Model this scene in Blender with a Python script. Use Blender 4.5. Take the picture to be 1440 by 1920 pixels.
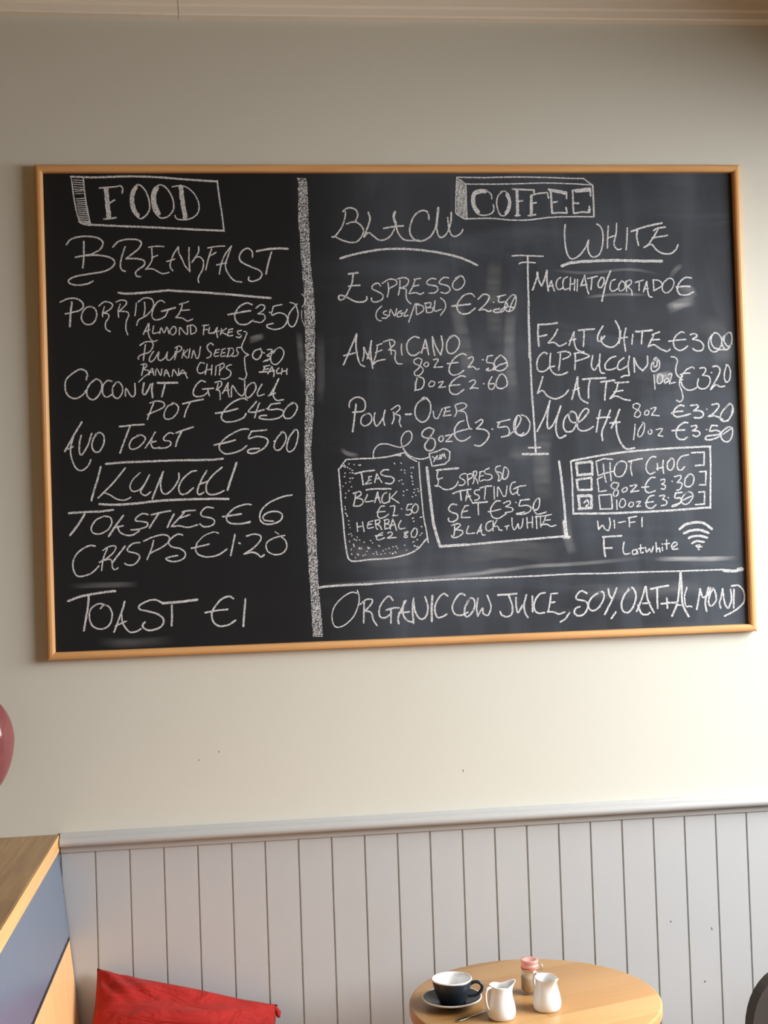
import bpy, bmesh, math, random
from mathutils import Vector, Matrix

random.seed(7)
for _o in list(bpy.data.objects):
    bpy.data.objects.remove(_o, do_unlink=True)
SC = bpy.context.scene
COL = SC.collection

# ------------------------------------------------------------------ camera
cam_d = bpy.data.cameras.new('camera')
cam_d.sensor_fit = 'VERTICAL'
cam_d.sensor_height = 36.0
cam_d.lens = 2450.0 / 1920.0 * 36.0
cam_d.clip_start = 0.05
cam = bpy.data.objects.new('camera', cam_d)
COL.objects.link(cam)
_F = Vector((0.11260916, 0.99341277, 0.02121874))
_R = Vector((0.99313242, -0.111844, -0.0343352))
_U = Vector((0.03173584, -0.02493947, 0.9991851))
_m = Matrix((_R, _U, -_F)).transposed().to_4x4()
_m.translation = Vector((-0.19719843, -3.28438432, 1.75))
cam.matrix_world = _m
SC.camera = cam

# ------------------------------------------------------------------ colour management
SC.view_settings.view_transform = 'Standard'
SC.view_settings.look = 'None'
SC.view_settings.exposure = 0.0
SC.view_settings.gamma = 1.0
SC.view_settings.use_curve_mapping = False
SC.cycles.max_bounces = 8
SC.cycles.diffuse_bounces = 5
SC.cycles.transparent_max_bounces = 24
SC.cycles.use_denoising = True
SC.cycles.caustics_reflective = False
SC.cycles.caustics_refractive = False

# ------------------------------------------------------------------ world and light
W = bpy.data.worlds.new('world'); SC.world = W
W.use_nodes = True
_bg = W.node_tree.nodes['Background']
_bg.inputs['Strength'].default_value = 1.0
_wt = W.node_tree
_g = _wt.nodes.new('ShaderNodeTexCoord'); _s = _wt.nodes.new('ShaderNodeSeparateXYZ'); _rp = _wt.nodes.new('ShaderNodeValToRGB')
_mr = _wt.nodes.new('ShaderNodeMapRange'); _mr.inputs['From Min'].default_value = -1.0
_wt.links.new(_g.outputs['Generated'], _s.inputs[0]); _wt.links.new(_s.outputs['Z'], _mr.inputs['Value']); _wt.links.new(_mr.outputs[0], _rp.inputs[0])
_e = _rp.color_ramp.elements
_e[0].position = 0.49; _e[0].color = (0.20, 0.18, 0.15, 1)     # street
_e[1].position = 0.56; _e[1].color = (0.85, 0.93, 1.05, 1)     # overcast sky
_wt.links.new(_rp.outputs[0], _bg.inputs['Color'])

def area(name, loc, target, sx, sy, power, col, spread=180):
    d = bpy.data.lights.new(name, 'AREA')
    d.shape = 'RECTANGLE'; d.size = sx; d.size_y = sy
    d.energy = power; d.color = col; d.spread = math.radians(spread)
    o = bpy.data.objects.new(name, d); COL.objects.link(o)
    o.location = loc
    o.rotation_euler = (Vector(target) - Vector(loc)).to_track_quat('-Z', 'Y').to_euler()
    return o

XR, XL, YF, ZC = 1.95, -2.9, -5.2, 3.22          # right wall, left wall, front wall, ceiling
WY0, WY1, WZ0, WZ1 = -2.75, -0.26, 0.86, 2.755      # shop window in the right wall
area('window_daylight', (3.55, -1.35, 2.95), (0.1, -0.6, 0.95), 3.4, 3.0, 740, (0.99, 0.995, 1.0))
area('warm_front_fill', (-0.4, -6.1, 1.9), (-0.4, 0.0, 1.35), 2.2, 1.8, 13, (1.0, 0.70, 0.36))  # added warm fill from behind the camera, no known source there

# ------------------------------------------------------------------ helpers
def new_mat(name):
    m = bpy.data.materials.new(name); m.use_nodes = True
    nt = m.node_tree
    return m, nt, nt.nodes['Principled BSDF']

def lin(r, g, b):
    def f(c):
        c /= 255.0
        return c / 12.92 if c <= 0.04045 else ((c + 0.055) / 1.055) ** 2.4
    return (f(r), f(g), f(b), 1)

def node(nt, t, **kw):
    n = nt.nodes.new(t)
    for k, v in kw.items():
        setattr(n, k, v)
    return n

def simple(name, col, rough=0.5, spec=0.5, noise=0.0, scale=20, bump=0.0, bscale=80, metal=0.0, coat=0.0):
    m, nt, b = new_mat(name)
    b.inputs['Roughness'].default_value = rough
    b.inputs['Specular IOR Level'].default_value = spec
    b.inputs['Metallic'].default_value = metal
    b.inputs['Coat Weight'].default_value = coat
    b.inputs['Base Color'].default_value = col
    tc = node(nt, 'ShaderNodeTexCoord')
    if noise:
        n = node(nt, 'ShaderNodeTexNoise'); n.inputs['Scale'].default_value = scale; n.inputs['Detail'].default_value = 5
        nt.links.new(tc.outputs['Object'], n.inputs['Vector'])
        mx = node(nt, 'ShaderNodeMix', data_type='RGBA')
        mx.inputs['A'].default_value = tuple(c * (1 - noise) for c in col[:3]) + (1,)
        mx.inputs['B'].default_value = tuple(min(1, c * (1 + noise)) for c in col[:3]) + (1,)
        nt.links.new(n.outputs['Fac'], mx.inputs['Factor'])
        nt.links.new(mx.outputs['Result'], b.inputs['Base Color'])
    if bump:
        n2 = node(nt, 'ShaderNodeTexNoise'); n2.inputs['Scale'].default_value = bscale; n2.inputs['Detail'].default_value = 4
        nt.links.new(tc.outputs['Object'], n2.inputs['Vector'])
        bp = node(nt, 'ShaderNodeBump'); bp.inputs['Strength'].default_value = bump; bp.inputs['Distance'].default_value = 0.004
        nt.links.new(n2.outputs['Fac'], bp.inputs['Height'])
        nt.links.new(bp.outputs['Normal'], b.inputs['Normal'])
    return m

def wood(name, c1, c2, axis='X', rough=0.4, plank=0.0, plank_axis='Y', spec=0.4, rot=0.0, plank_len=0.0, var=0.25, grain=1.0):
    """oak-like wood: stretched grain along axis, optional planks with their own tone"""
    m, nt, b = new_mat(name)
    b.inputs['Roughness'].default_value = rough
    b.inputs['Specular IOR Level'].default_value = spec
    tc = node(nt, 'ShaderNodeTexCoord')
    mp = node(nt, 'ShaderNodeMapping'); mp.inputs['Rotation'].default_value = (0, 0, rot)
    nt.links.new(tc.outputs['Object'], mp.inputs['Vector'])
    vec = mp.outputs['Vector']
    sc = {'X': (2.0, 40, 40), 'Y': (40, 2.0, 40), 'Z': (40, 40, 2.0)}[axis]
    m2 = node(nt, 'ShaderNodeMapping'); m2.inputs['Scale'].default_value = sc
    nt.links.new(vec, m2.inputs['Vector'])
    n = node(nt, 'ShaderNodeTexNoise'); n.inputs['Scale'].default_value = 1.6; n.inputs['Detail'].default_value = 6
    n.inputs['Distortion'].default_value = 0.6
    nt.links.new(m2.outputs['Vector'], n.inputs['Vector'])
    rp = node(nt, 'ShaderNodeValToRGB')
    rp.color_ramp.elements[0].position = 0.5 - 0.2 / grain; rp.color_ramp.elements[0].color = c1
    rp.color_ramp.elements[1].position = 0.5 + 0.2 / grain; rp.color_ramp.elements[1].color = c2
    nt.links.new(n.outputs['Fac'], rp.inputs['Fac'])
    out = rp.outputs['Color']
    if plank:
        br = node(nt, 'ShaderNodeTexBrick')
        br.inputs['Scale'].default_value = 1.0
        br.inputs['Brick Width'].default_value = plank_len or 0.6
        br.inputs['Row Height'].default_value = plank
        br.inputs['Mortar Size'].default_value = 0.0006
        br.inputs['Color1'].default_value = (1 - var, 1 - var, 1 - var, 1)
        br.inputs['Color2'].default_value = (1 + var * .3, 1 + var * .3, 1 + var * .3, 1)
        br.inputs['Mortar'].default_value = (0.6, 0.55, 0.5, 1)
        m3 = node(nt, 'ShaderNodeMapping')
        if axis == 'Y':
            m3.inputs['Rotation'].default_value = (0, 0, math.pi / 2)
        if axis == 'Z':
            m3.inputs['Rotation'].default_value = (0, math.pi / 2, 0)
        nt.links.new(vec, m3.inputs['Vector'])
        nt.links.new(m3.outputs['Vector'], br.inputs['Vector'])
        mx = node(nt, 'ShaderNodeMix', data_type='RGBA', blend_type='MULTIPLY')
        mx.inputs['Factor'].default_value = 1.0
        nt.links.new(out, mx.inputs['A']); nt.links.new(br.outputs['Color'], mx.inputs['B'])
        out = mx.outputs['Result']
    nt.links.new(out, b.inputs['Base Color'])
    return m

def link(name, me, mat=None, parent=None, smooth=False):
    o = bpy.data.objects.new(name, me); COL.objects.link(o)
    if mat: me.materials.append(mat)
    if smooth:
        for p in me.polygons: p.use_smooth = True
    if parent is not None: o.parent = parent
    return o

def from_bm(name, bm, mat=None, parent=None, smooth=False):
    bmesh.ops.recalc_face_normals(bm, faces=bm.faces)
    me = bpy.data.meshes.new(name); bm.to_mesh(me); bm.free()
    return link(name, me, mat, parent, smooth)

def pyd(name, v, f, mat=None, parent=None, smooth=False, fix=True):
    me = bpy.data.meshes.new(name); me.from_pydata(v, [], f); me.update()
    if fix:
        bm = bmesh.new(); bm.from_mesh(me); bmesh.ops.recalc_face_normals(bm, faces=bm.faces); bm.to_mesh(me); bm.free()
    return link(name, me, mat, parent, smooth)

def bm_box(bm, lo, hi, bev=0.0, seg=2):
    lo = Vector(lo); hi = Vector(hi)
    r = bmesh.ops.create_cube(bm, size=1.0)
    vs = r['verts']
    for v in vs:
        v.co = Vector(((lo.x + hi.x) / 2 + v.co.x * (hi.x - lo.x), (lo.y + hi.y) / 2 + v.co.y * (hi.y - lo.y), (lo.z + hi.z) / 2 + v.co.z * (hi.z - lo.z)))
    if bev:
        es = list({e for v in vs for e in v.link_edges})
        bmesh.ops.bevel(bm, geom=es, offset=bev, segments=seg, affect='EDGES', profile=0.5)

def box(name, lo, hi, mat, parent=None, bev=0.0, seg=2):
    bm = bmesh.new(); bm_box(bm, lo, hi, bev, seg)
    return from_bm(name, bm, mat, parent)

def lathe_data(prof, n=64, close=False):
    v = []; f = []
    rings = []
    for r, z in prof:
        if r < 1e-6:
            rings.append([len(v)]); v.append((0, 0, z))
        else:
            rings.append(list(range(len(v), len(v) + n)))
            v += [(r * math.cos(2 * math.pi * i / n), r * math.sin(2 * math.pi * i / n), z) for i in range(n)]
    seq = list(zip(rings, rings[1:])) + ([(rings[-1], rings[0])] if close else [])
    for a, b in seq:
        if len(a) == 1 and len(b) == 1: continue
        for i in range(n):
            j = (i + 1) % n
            if len(a) == 1: f.append((a[0], b[j], b[i]))
            elif len(b) == 1: f.append((a[i], a[j], b[0]))
            else: f.append((a[i], a[j], b[j], b[i]))
    return v, f

def lathe(name, prof, mat, parent=None, n=64, close=False, loc=(0, 0, 0)):
    v, f = lathe_data(prof, n, close)
    o = pyd(name, v, f, mat, parent, True)
    o.location = loc
    return o

def crom(pts, step):
    """Catmull-Rom resampling of 2-D or 3-D points"""
    P = [Vector(p) for p in pts]
    if len(P) < 3:
        a, b = P[0], P[-1]
        n = max(1, int((b - a).length / step))
        return [a.lerp(b, i / n) for i in range(n + 1)]
    P = [P[0] * 2 - P[1]] + P + [P[-1] * 2 - P[-2]]
    out = []
    for i in range(1, len(P) - 2):
        p0, p1, p2, p3 = P[i - 1:i + 3]
        n = max(1, int((p2 - p1).length / step + .5))
        for k in range(n):
            t = k / n
            out.append(0.5 * ((2 * p1) + (p2 - p0) * t + (2 * p0 - 5 * p1 + 4 * p2 - p3) * t * t + (3 * p1 - p0 - 3 * p2 + p3) * t ** 3))
    out.append(P[-2])
    return out

def tube(name, pts, radii, mat, parent=None, n=12, flat=1.0, smooth=True):
    """sweep of an ellipse (flat = minor/major along binormal) along 3-D points"""
    P = [Vector(p) for p in pts]
    v = []; f = []
    up = None
    for i, p in enumerate(P):
        t = (P[min(i + 1, len(P) - 1)] - P[max(i - 1, 0)]).normalized()
        if up is None:
            up = Vector((0, 0, 1)) if abs(t.z) < .9 else Vector((0, 1, 0))
        a = (up - t * up.dot(t)).normalized(); b = t.cross(a)
        up = a
        r = radii[i] if isinstance(radii, (list, tuple)) else radii
        for k in range(n):
            an = 2 * math.pi * k / n
            v.append(p + a * (r * math.cos(an) * flat) + b * (r * math.sin(an)))
    for i in range(len(P) - 1):
        for k in range(n):
            j = (k + 1) % n
            f.append((i * n + k, i * n + j, (i + 1) * n + j, (i + 1) * n + k))
    f.append(tuple(range(n))[::-1]); f.append(tuple(range((len(P) - 1) * n, len(P) * n)))
    return pyd(name, [tuple(q) for q in v], f, mat, parent, smooth)

def empty(name, loc, label, cat, group=None, rot=(0, 0, 0)):
    o = bpy.data.objects.new(name, None); COL.objects.link(o)
    o.empty_display_size = 0.05
    o.location = loc; o.rotation_euler = rot
    o['label'] = label; o['category'] = cat
    if group: o['group'] = group
    return o

def struct(o):
    o['kind'] = 'structure'
    return o

# ------------------------------------------------------------------ materials of the setting
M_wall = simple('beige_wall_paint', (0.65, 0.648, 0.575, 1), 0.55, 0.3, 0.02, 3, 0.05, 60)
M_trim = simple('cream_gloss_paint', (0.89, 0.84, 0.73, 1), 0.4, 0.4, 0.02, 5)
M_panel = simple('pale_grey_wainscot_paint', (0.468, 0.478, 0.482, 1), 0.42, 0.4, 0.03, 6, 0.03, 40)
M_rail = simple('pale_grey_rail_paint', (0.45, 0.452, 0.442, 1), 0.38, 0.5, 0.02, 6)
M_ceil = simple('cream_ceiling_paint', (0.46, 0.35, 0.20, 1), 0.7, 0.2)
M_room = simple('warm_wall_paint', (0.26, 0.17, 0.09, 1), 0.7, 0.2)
M_floor = wood('oak_floor', lin(112, 70, 28), lin(136, 88, 40), 'Y', 0.4, 0.12, plank_len=1.2)
M_frame_paint = simple('dark_window_paint', (0.08, 0.085, 0.09, 1), 0.4)

# ------------------------------------------------------------------ room shell
struct(box('floor', (XL - .1, YF - .1, -0.1), (XR + .1, 0.1, 0.0), M_floor))
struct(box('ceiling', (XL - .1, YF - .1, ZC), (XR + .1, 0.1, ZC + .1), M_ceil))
struct(box('wall_back', (XL - .1, 0.0, 0.0), (XR + .1, 0.1, ZC), M_wall))
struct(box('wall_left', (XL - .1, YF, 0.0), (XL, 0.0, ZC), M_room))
def wall_with_hole(name, ax, p0, p1, lo, hi, h0, h1, mat):
    """wall slab between planes p0 and p1 on axis ax, spanning lo..hi (other axis, z), with a hole h0..h1"""
    bm = bmesh.new()
    (a0, z0), (a1, z1) = lo, hi
    (b0, c0), (b1, c1) = h0, h1
    for (s0, t0, s1, t1) in ((a0, z0, b0, z1), (b1, z0, a1, z1), (b0, z0, b1, c0), (b0, c1, b1, z1)):
        if ax == 'X': bm_box(bm, (p0, s0, t0), (p1, s1, t1))
        else: bm_box(bm, (s0, p0, t0), (s1, p1, t1))
    return from_bm(name, bm, mat)
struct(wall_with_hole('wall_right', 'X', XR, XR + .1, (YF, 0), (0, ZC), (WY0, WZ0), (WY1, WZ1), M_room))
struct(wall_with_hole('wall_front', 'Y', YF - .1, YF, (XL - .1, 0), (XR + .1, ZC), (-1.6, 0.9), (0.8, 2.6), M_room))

M_pane, nt, b = new_mat('window_glass')
nt.nodes.remove(b)
tr = node(nt, 'ShaderNodeBsdfTransparent'); gl = node(nt, 'ShaderNodeBsdfGlossy'); gl.inputs['Roughness'].default_value = 0.02
mxs = node(nt, 'ShaderNodeMixShader'); mxs.inputs[0].default_value = 0.06
nt.links.new(tr.outputs[0], mxs.inputs[1]); nt.links.new(gl.outputs[0], mxs.inputs[2])
nt.links.new(mxs.outputs[0], nt.nodes['Material Output'].inputs['Surface'])

def window(name, ax, p, s0, s1, z0, z1, mid):
    bm = bmesh.new()
    w = 0.05
    def bar(a0, c0, a1, c1):
        if ax == 'X': bm_box(bm, (p + .02, a0, c0), (p + .08, a1, c1))
        else: bm_box(bm, (a0, p - .08, c0), (a1, p - .02, c1))
    bar(s0, z0, s0 + w, z1); bar(s1 - w, z0, s1, z1); bar(s0 + w, z0, s1 - w, z0 + w); bar(s0 + w, z1 - w, s1 - w, z1)
    for m_ in mid: bar(m_ - .02, z0 + w, m_ + .02, z1 - w)
    fr = struct(from_bm(name, bm, M_frame_paint))
    if ax == 'X': pv = [(p + .05, s0 + w, z0 + w), (p + .05, s1 - w, z0 + w), (p + .05, s1 - w, z1 - w), (p + .05, s0 + w, z1 - w)]
    else: pv = [(s0 + w, p - .05, z0 + w), (s1 - w, p - .05, z0 + w), (s1 - w, p - .05, z1 - w), (s0 + w, p - .05, z1 - w)]
    pyd('window_pane', pv, [(0, 1, 2, 3)], M_pane, fr, fix=False)
window('window_1', 'X', XR, WY0, WY1, WZ0, WZ1, [])
window('window_2', 'Y', YF, -1.6, 0.8, 0.9, 2.6, [-0.4])

# cornice along the top of the back wall: two lengths meeting at a fine joint
def extrude_profile(bm, prof, x0, x1, dz0=0.0, dz1=0.0):
    """prof: list of (y, z) closed loop; swept from x0 to x1"""
    a = [bm.verts.new((x0, y, z + dz0)) for y, z in prof]
    b_ = [bm.verts.new((x1, y, z + dz1)) for y, z in prof]
    n = len(prof)
    for i in range(n):
        j = (i + 1) % n
        bm.faces.new((a[i], a[j], b_[j], b_[i]))
    bm.faces.new(a[::-1]); bm.faces.new(b_)
cz = 3.0725
crown = [(0.002, cz), (-0.026, cz), (-0.030, cz + .004), (-0.030, cz + .020), (-0.034, cz + .024)]
for i in range(9):
    t = i / 8 * math.pi / 2
    crown.append((-0.036 - 0.085 * (1 - math.cos(t)), cz + .026 + 0.095 * math.sin(t)))
crown += [(-0.128, cz + .125), (-0.128, ZC), (0.002, ZC)]
bm = bmesh.new()
JX = -0.300
extrude_profile(bm, crown, JX + .0006, XR - .002)
bmesh.ops.recalc_face_normals(bm, faces=bm.faces)
struct(from_bm('trim_1', bm, M_trim))
bm = bmesh.new()
extrude_profile(bm, [(y, min(z, ZC)) if z < ZC else (y, ZC) for y, z in crown], JX - .0006, XL + .002, 0.0, 0.0)
for v in bm.verts:                       # the left length climbs a little away from the joint
    if v.co.x < JX - .1 and v.co.z < ZC - .02: v.co.z += 0.010 * (JX - v.co.x) / 0.45 * 0.5
struct(from_bm('trim_2', bm, M_trim))

# wainscot: tongue-and-groove boards with V joints, real geometry
PZ1 = 1.012
G0, GP = -0.56576, 0.08289
bm = bmesh.new()
xs = []
k = -28
while G0 + GP * k < XR - .05:
    g = G0 + GP * k
    if g > XL + .05: xs.append(g)
    k += 1
pl = [(XL, 0.0)]
for g in xs:
    pl += [(g - .0022, 0), (g - .0008, .006), (g + .0008, .006), (g + .0022, 0)]
pl.append((XR, 0))
yface = -0.004
va = [bm.verts.new((x, yface + d, 0.0)) for x, d in pl]
vb = [bm.verts.new((x, yface + d, PZ1 + .004)) for x, d in pl]
for i in range(len(pl) - 1):
    bm.faces.new((va[i], va[i + 1], vb[i + 1], vb[i]))
bk0 = [bm.verts.new((XL, .0095, 0)), bm.verts.new((XR, .0095, 0)), bm.verts.new((XR, .0095, PZ1 + .004)), bm.verts.new((XL, .0095, PZ1 + .004))]
bm.faces.new(bk0)
struct(from_bm('trim_3', bm, M_panel))

rail = [(0.004, 1.0125), (-0.0075, 1.0125), (-0.0085, 1.0145), (-0.0085, 1.0265), (-0.012, 1.0275), (-0.019, 1.029)]
for i in range(9):
    t = -math.pi / 2 + math.pi * i / 8
    rail.append((-0.019 - .010 * math.cos(t), 1.0395 + .0105 * math.sin(t)))
rail += [(-0.013, 1.0515), (-0.012, 1.0545), (-0.009, 1.0585), (-0.004, 1.0605), (0.004, 1.0605)]
bm = bmesh.new(); extrude_profile(bm, rail, -0.648, XR - .002)
o = struct(from_bm('trim_4', bm, M_rail))
struct(box('baseboard_back', (XL + .002, -0.02, 0.0), (XR - .002, -0.004, 0.12), M_rail, bev=.003))

# small knocks and scuffs in the wainscot paint
M_nick = simple('scuff_mark', (0.10, 0.085, 0.075, 1), 0.8)

wb = bpy.data.objects['wall_back']
for (x, z, w_, h_, a_) in ((-0.258, 1.238, .002, .006, .5), (-0.307, 1.220, .005, .002, .2), (0.354, 1.158, .002, .007, .3)):
    bm = bmesh.new()
    bmesh.ops.create_uvsphere(bm, u_segments=8, v_segments=6, radius=1.0)
    for q in bm.verts:
        q.co = Vector((x + (q.co.x * w_ * math.cos(a_) - q.co.z * h_ * math.sin(a_)) * .5, q.co.y * .0006, z + (q.co.x * w_ * math.sin(a_) + q.co.z * h_ * math.cos(a_)) * .5))
    from_bm('scuff', bm, M_nick, wb)
tp_ = bpy.data.objects['trim_3']
for (x, z, w_, h_, a_) in ((0.988, 0.7185, .0028, .009, .35), (0.964, 0.585, .006, .004, .2), (0.880, 0.744, .003, .006, .4)):
    bm = bmesh.new()
    bmesh.ops.create_uvsphere(bm, u_segments=8, v_segments=6, radius=1.0)
    for q in bm.verts:
        q.co = Vector((x + (q.co.x * w_ * math.cos(a_) - q.co.z * h_ * math.sin(a_)) * .5, -.004 + q.co.y * .0006, z + (q.co.x * w_ * math.sin(a_) + q.co.z * h_ * math.cos(a_)) * .5))
    from_bm('scuff', bm, M_nick, tp_)

# ------------------------------------------------------------------ blackboard
BX, BZ, BROT, BW, BH = 0.23651, 2.09021, -0.00204, 1.8, 1.2165
board = empty('blackboard', (BX, 0.0, BZ), 'large black chalkboard menu in a pale wood frame hanging on the beige wall', 'blackboard', rot=(0, -BROT, 0))
YS = -0.010      # face of the slate
M_slate, nt, b = new_mat('dusty_slate')
b.inputs['Roughness'].default_value = 0.55
b.inputs['Specular IOR Level'].default_value = 0.22
tc = node(nt, 'ShaderNodeTexCoord')
def mapped(scale, loc=(0, 0, 0), rot=(0, 0, 0)):
    mp = node(nt, 'ShaderNodeMapping'); mp.inputs['Scale'].default_value = scale; mp.inputs['Location'].default_value = loc; mp.inputs['Rotation'].default_value = rot
    nt.links.new(tc.outputs['Object'], mp.inputs['Vector'])
    return mp.outputs['Vector']
def nz(vec, scale, detail=4, dist=0.0):
    n = node(nt, 'ShaderNodeTexNoise'); n.inputs['Scale'].default_value = scale; n.inputs['Detail'].default_value = detail
    n.inputs['Distortion'].default_value = dist
    nt.links.new(vec, n.inputs['Vector']); return n.outputs['Fac']
def ramp(fac, p0, p1):
    r = node(nt, 'ShaderNodeMapRange'); r.interpolation_type = 'SMOOTHSTEP'
    r.inputs['From Min'].default_value = p0; r.inputs['From Max'].default_value = p1
    nt.links.new(fac, r.inputs['Value']); return r.outputs['Result']
def mth(op, a, c):
    n = node(nt, 'ShaderNodeMath', operation=op)
    for i, q in enumerate((a, c)):
        if isinstance(q, (int, float)): n.inputs[i].default_value = q
        else: nt.links.new(q, n.inputs[i])
    return n.outputs[0]
vert = ramp(nz(mapped((7, 1, 1.3)), 1.6, 5, 0.8), 0.42, 0.78)         # vertical wiping
diag = ramp(nz(mapped((1.2, 1, 5), rot=(0, 0.5, 0)), 1.7, 5, 1.0), 0.48, 0.8)
cloud = ramp(nz(mapped((1, 1, 1), (3, 0, 1)), 2.2, 3, 0.3), 0.35, 0.75)
sep = node(nt, 'ShaderNodeSeparateXYZ'); nt.links.new(tc.outputs['Object'], sep.inputs[0])
side = ramp(sep.outputs['X'], -0.32, 0.05)     # the drinks half has been wiped and rewritten far more often
dust = mth('ADD', mth('MULTIPLY', vert, 0.24), mth('MULTIPLY', diag, 0.34))
dust = mth('ADD', dust, mth('MULTIPLY', cloud, 0.35))
dust = mth('ADD', dust, 0.22)
dust = mth('MULTIPLY', dust, mth('ADD', mth('MULTIPLY', side, 0.92), 0.06))
mx = node(nt, 'ShaderNodeMix', data_type='RGBA')
mx.inputs['A'].default_value = (0.0095, 0.0102, 0.0115, 1)
mx.inputs['B'].default_value = (0.098, 0.115, 0.143, 1)
nt.links.new(dust, mx.inputs['Factor']); nt.links.new(mx.outputs['Result'], b.inputs['Base Color'])
FW = 0.019
box('slate', (-BW / 2 + .008, YS, -BH / 2 + .008), (BW / 2 - .008, -0.002, BH / 2 - .008), M_slate, board)
M_oak = wood('oak_frame', lin(206, 152, 96), lin(226, 176, 120), 'X', 0.38, grain=.8)
M_oakv = wood('oak_frame_upright', lin(206, 152, 96), lin(226, 176, 120), 'Z', 0.38, grain=.8)
# moulded rail profile: (distance inwards from the outer edge, height off the wall)
fp = [(0.0, 0.001), (0.0, 0.020), (0.0012, 0.0225), (0.004, 0.0242), (0.008, 0.0250), (0.013, 0.0245), (0.0168, 0.0225), (0.0185, 0.019), (FW, 0.0105), (FW, 0.001)]
def frame_rail(side, mat):
    v = []; f = []
    n = len(fp)
    for end in (-1, 1):
        for d, h in fp:
            if side in 'TB':
                s = 1 if side == 'T' else -1
                v.append((end * (BW / 2 - d), -h, s * (BH / 2 - d)))
            else:
                s = 1 if side == 'R' else -1
                v.append((s * (BW / 2 - d), -h, end * (BH / 2 - d)))
    for i in range(n):
        j = (i + 1) % n
        f.append((i, j, n + j, n + i))
    f.append(tuple(range(n))); f.append(tuple(range(n, 2 * n)))
    return pyd('frame_rail', v, f, mat, board)
for s_ in 'TB': frame_rail(s_, M_oak)
for s_ in 'LR': frame_rail(s_, M_oakv)

def chalk_mat(name, g_scale, lo, hi, col=(0.73, 0.745, 0.76, 1), amax=1.0, fade=False, stretch=(1, 1, 1)):
    m, nt, b = new_mat(name)
    b.inputs['Base Color'].default_value = col; b.inputs['Roughness'].default_value = 0.95; b.inputs['Specular IOR Level'].default_value = 0.05
    tc = node(nt, 'ShaderNodeTexCoord'); mp = node(nt, 'ShaderNodeMapping'); mp.inputs['Scale'].default_value = stretch
    nt.links.new(tc.outputs['Object'], mp.inputs['Vector'])
    n = node(nt, 'ShaderNodeTexNoise'); n.inputs['Scale'].default_value = g_scale; n.inputs['Detail'].default_value = 2
    nt.links.new(mp.outputs['Vector'], n.inputs['Vector'])
    r = node(nt, 'ShaderNodeMapRange'); r.inputs['From Min'].default_value = lo; r.inputs['From Max'].default_value = hi
    r.inputs['To Max'].default_value = amax
    nt.links.new(n.outputs['Fac'], r.inputs['Value'])
    fac = r.outputs['Result']
    if fade:
        at = node(nt, 'ShaderNodeAttribute'); at.attribute_name = 'cover'
        mu = node(nt, 'ShaderNodeMath', operation='MULTIPLY')
        nt.links.new(at.outputs['Fac'], mu.inputs[0]); nt.links.new(fac, mu.inputs[1]); fac = mu.outputs[0]
    t = node(nt, 'ShaderNodeBsdfTransparent'); ms = node(nt, 'ShaderNodeMixShader')
    nt.links.new(fac, ms.inputs[0]); nt.links.new(t.outputs[0], ms.inputs[1]); nt.links.new(b.outputs[0], ms.inputs[2])
    nt.links.new(ms.outputs[0], nt.nodes['Material Output'].inputs['Surface'])
    return m
M_chalk = chalk_mat('white_chalk', 620, 0.27, 0.55)
M_band = chalk_mat('scrubbed_chalk', 420, 0.40, 0.62, amax=0.85)
M_smear = chalk_mat('chalk_dust_smear', 9, 0.15, 0.75, amax=0.85, fade=True, stretch=(1, 1, 6))

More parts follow.
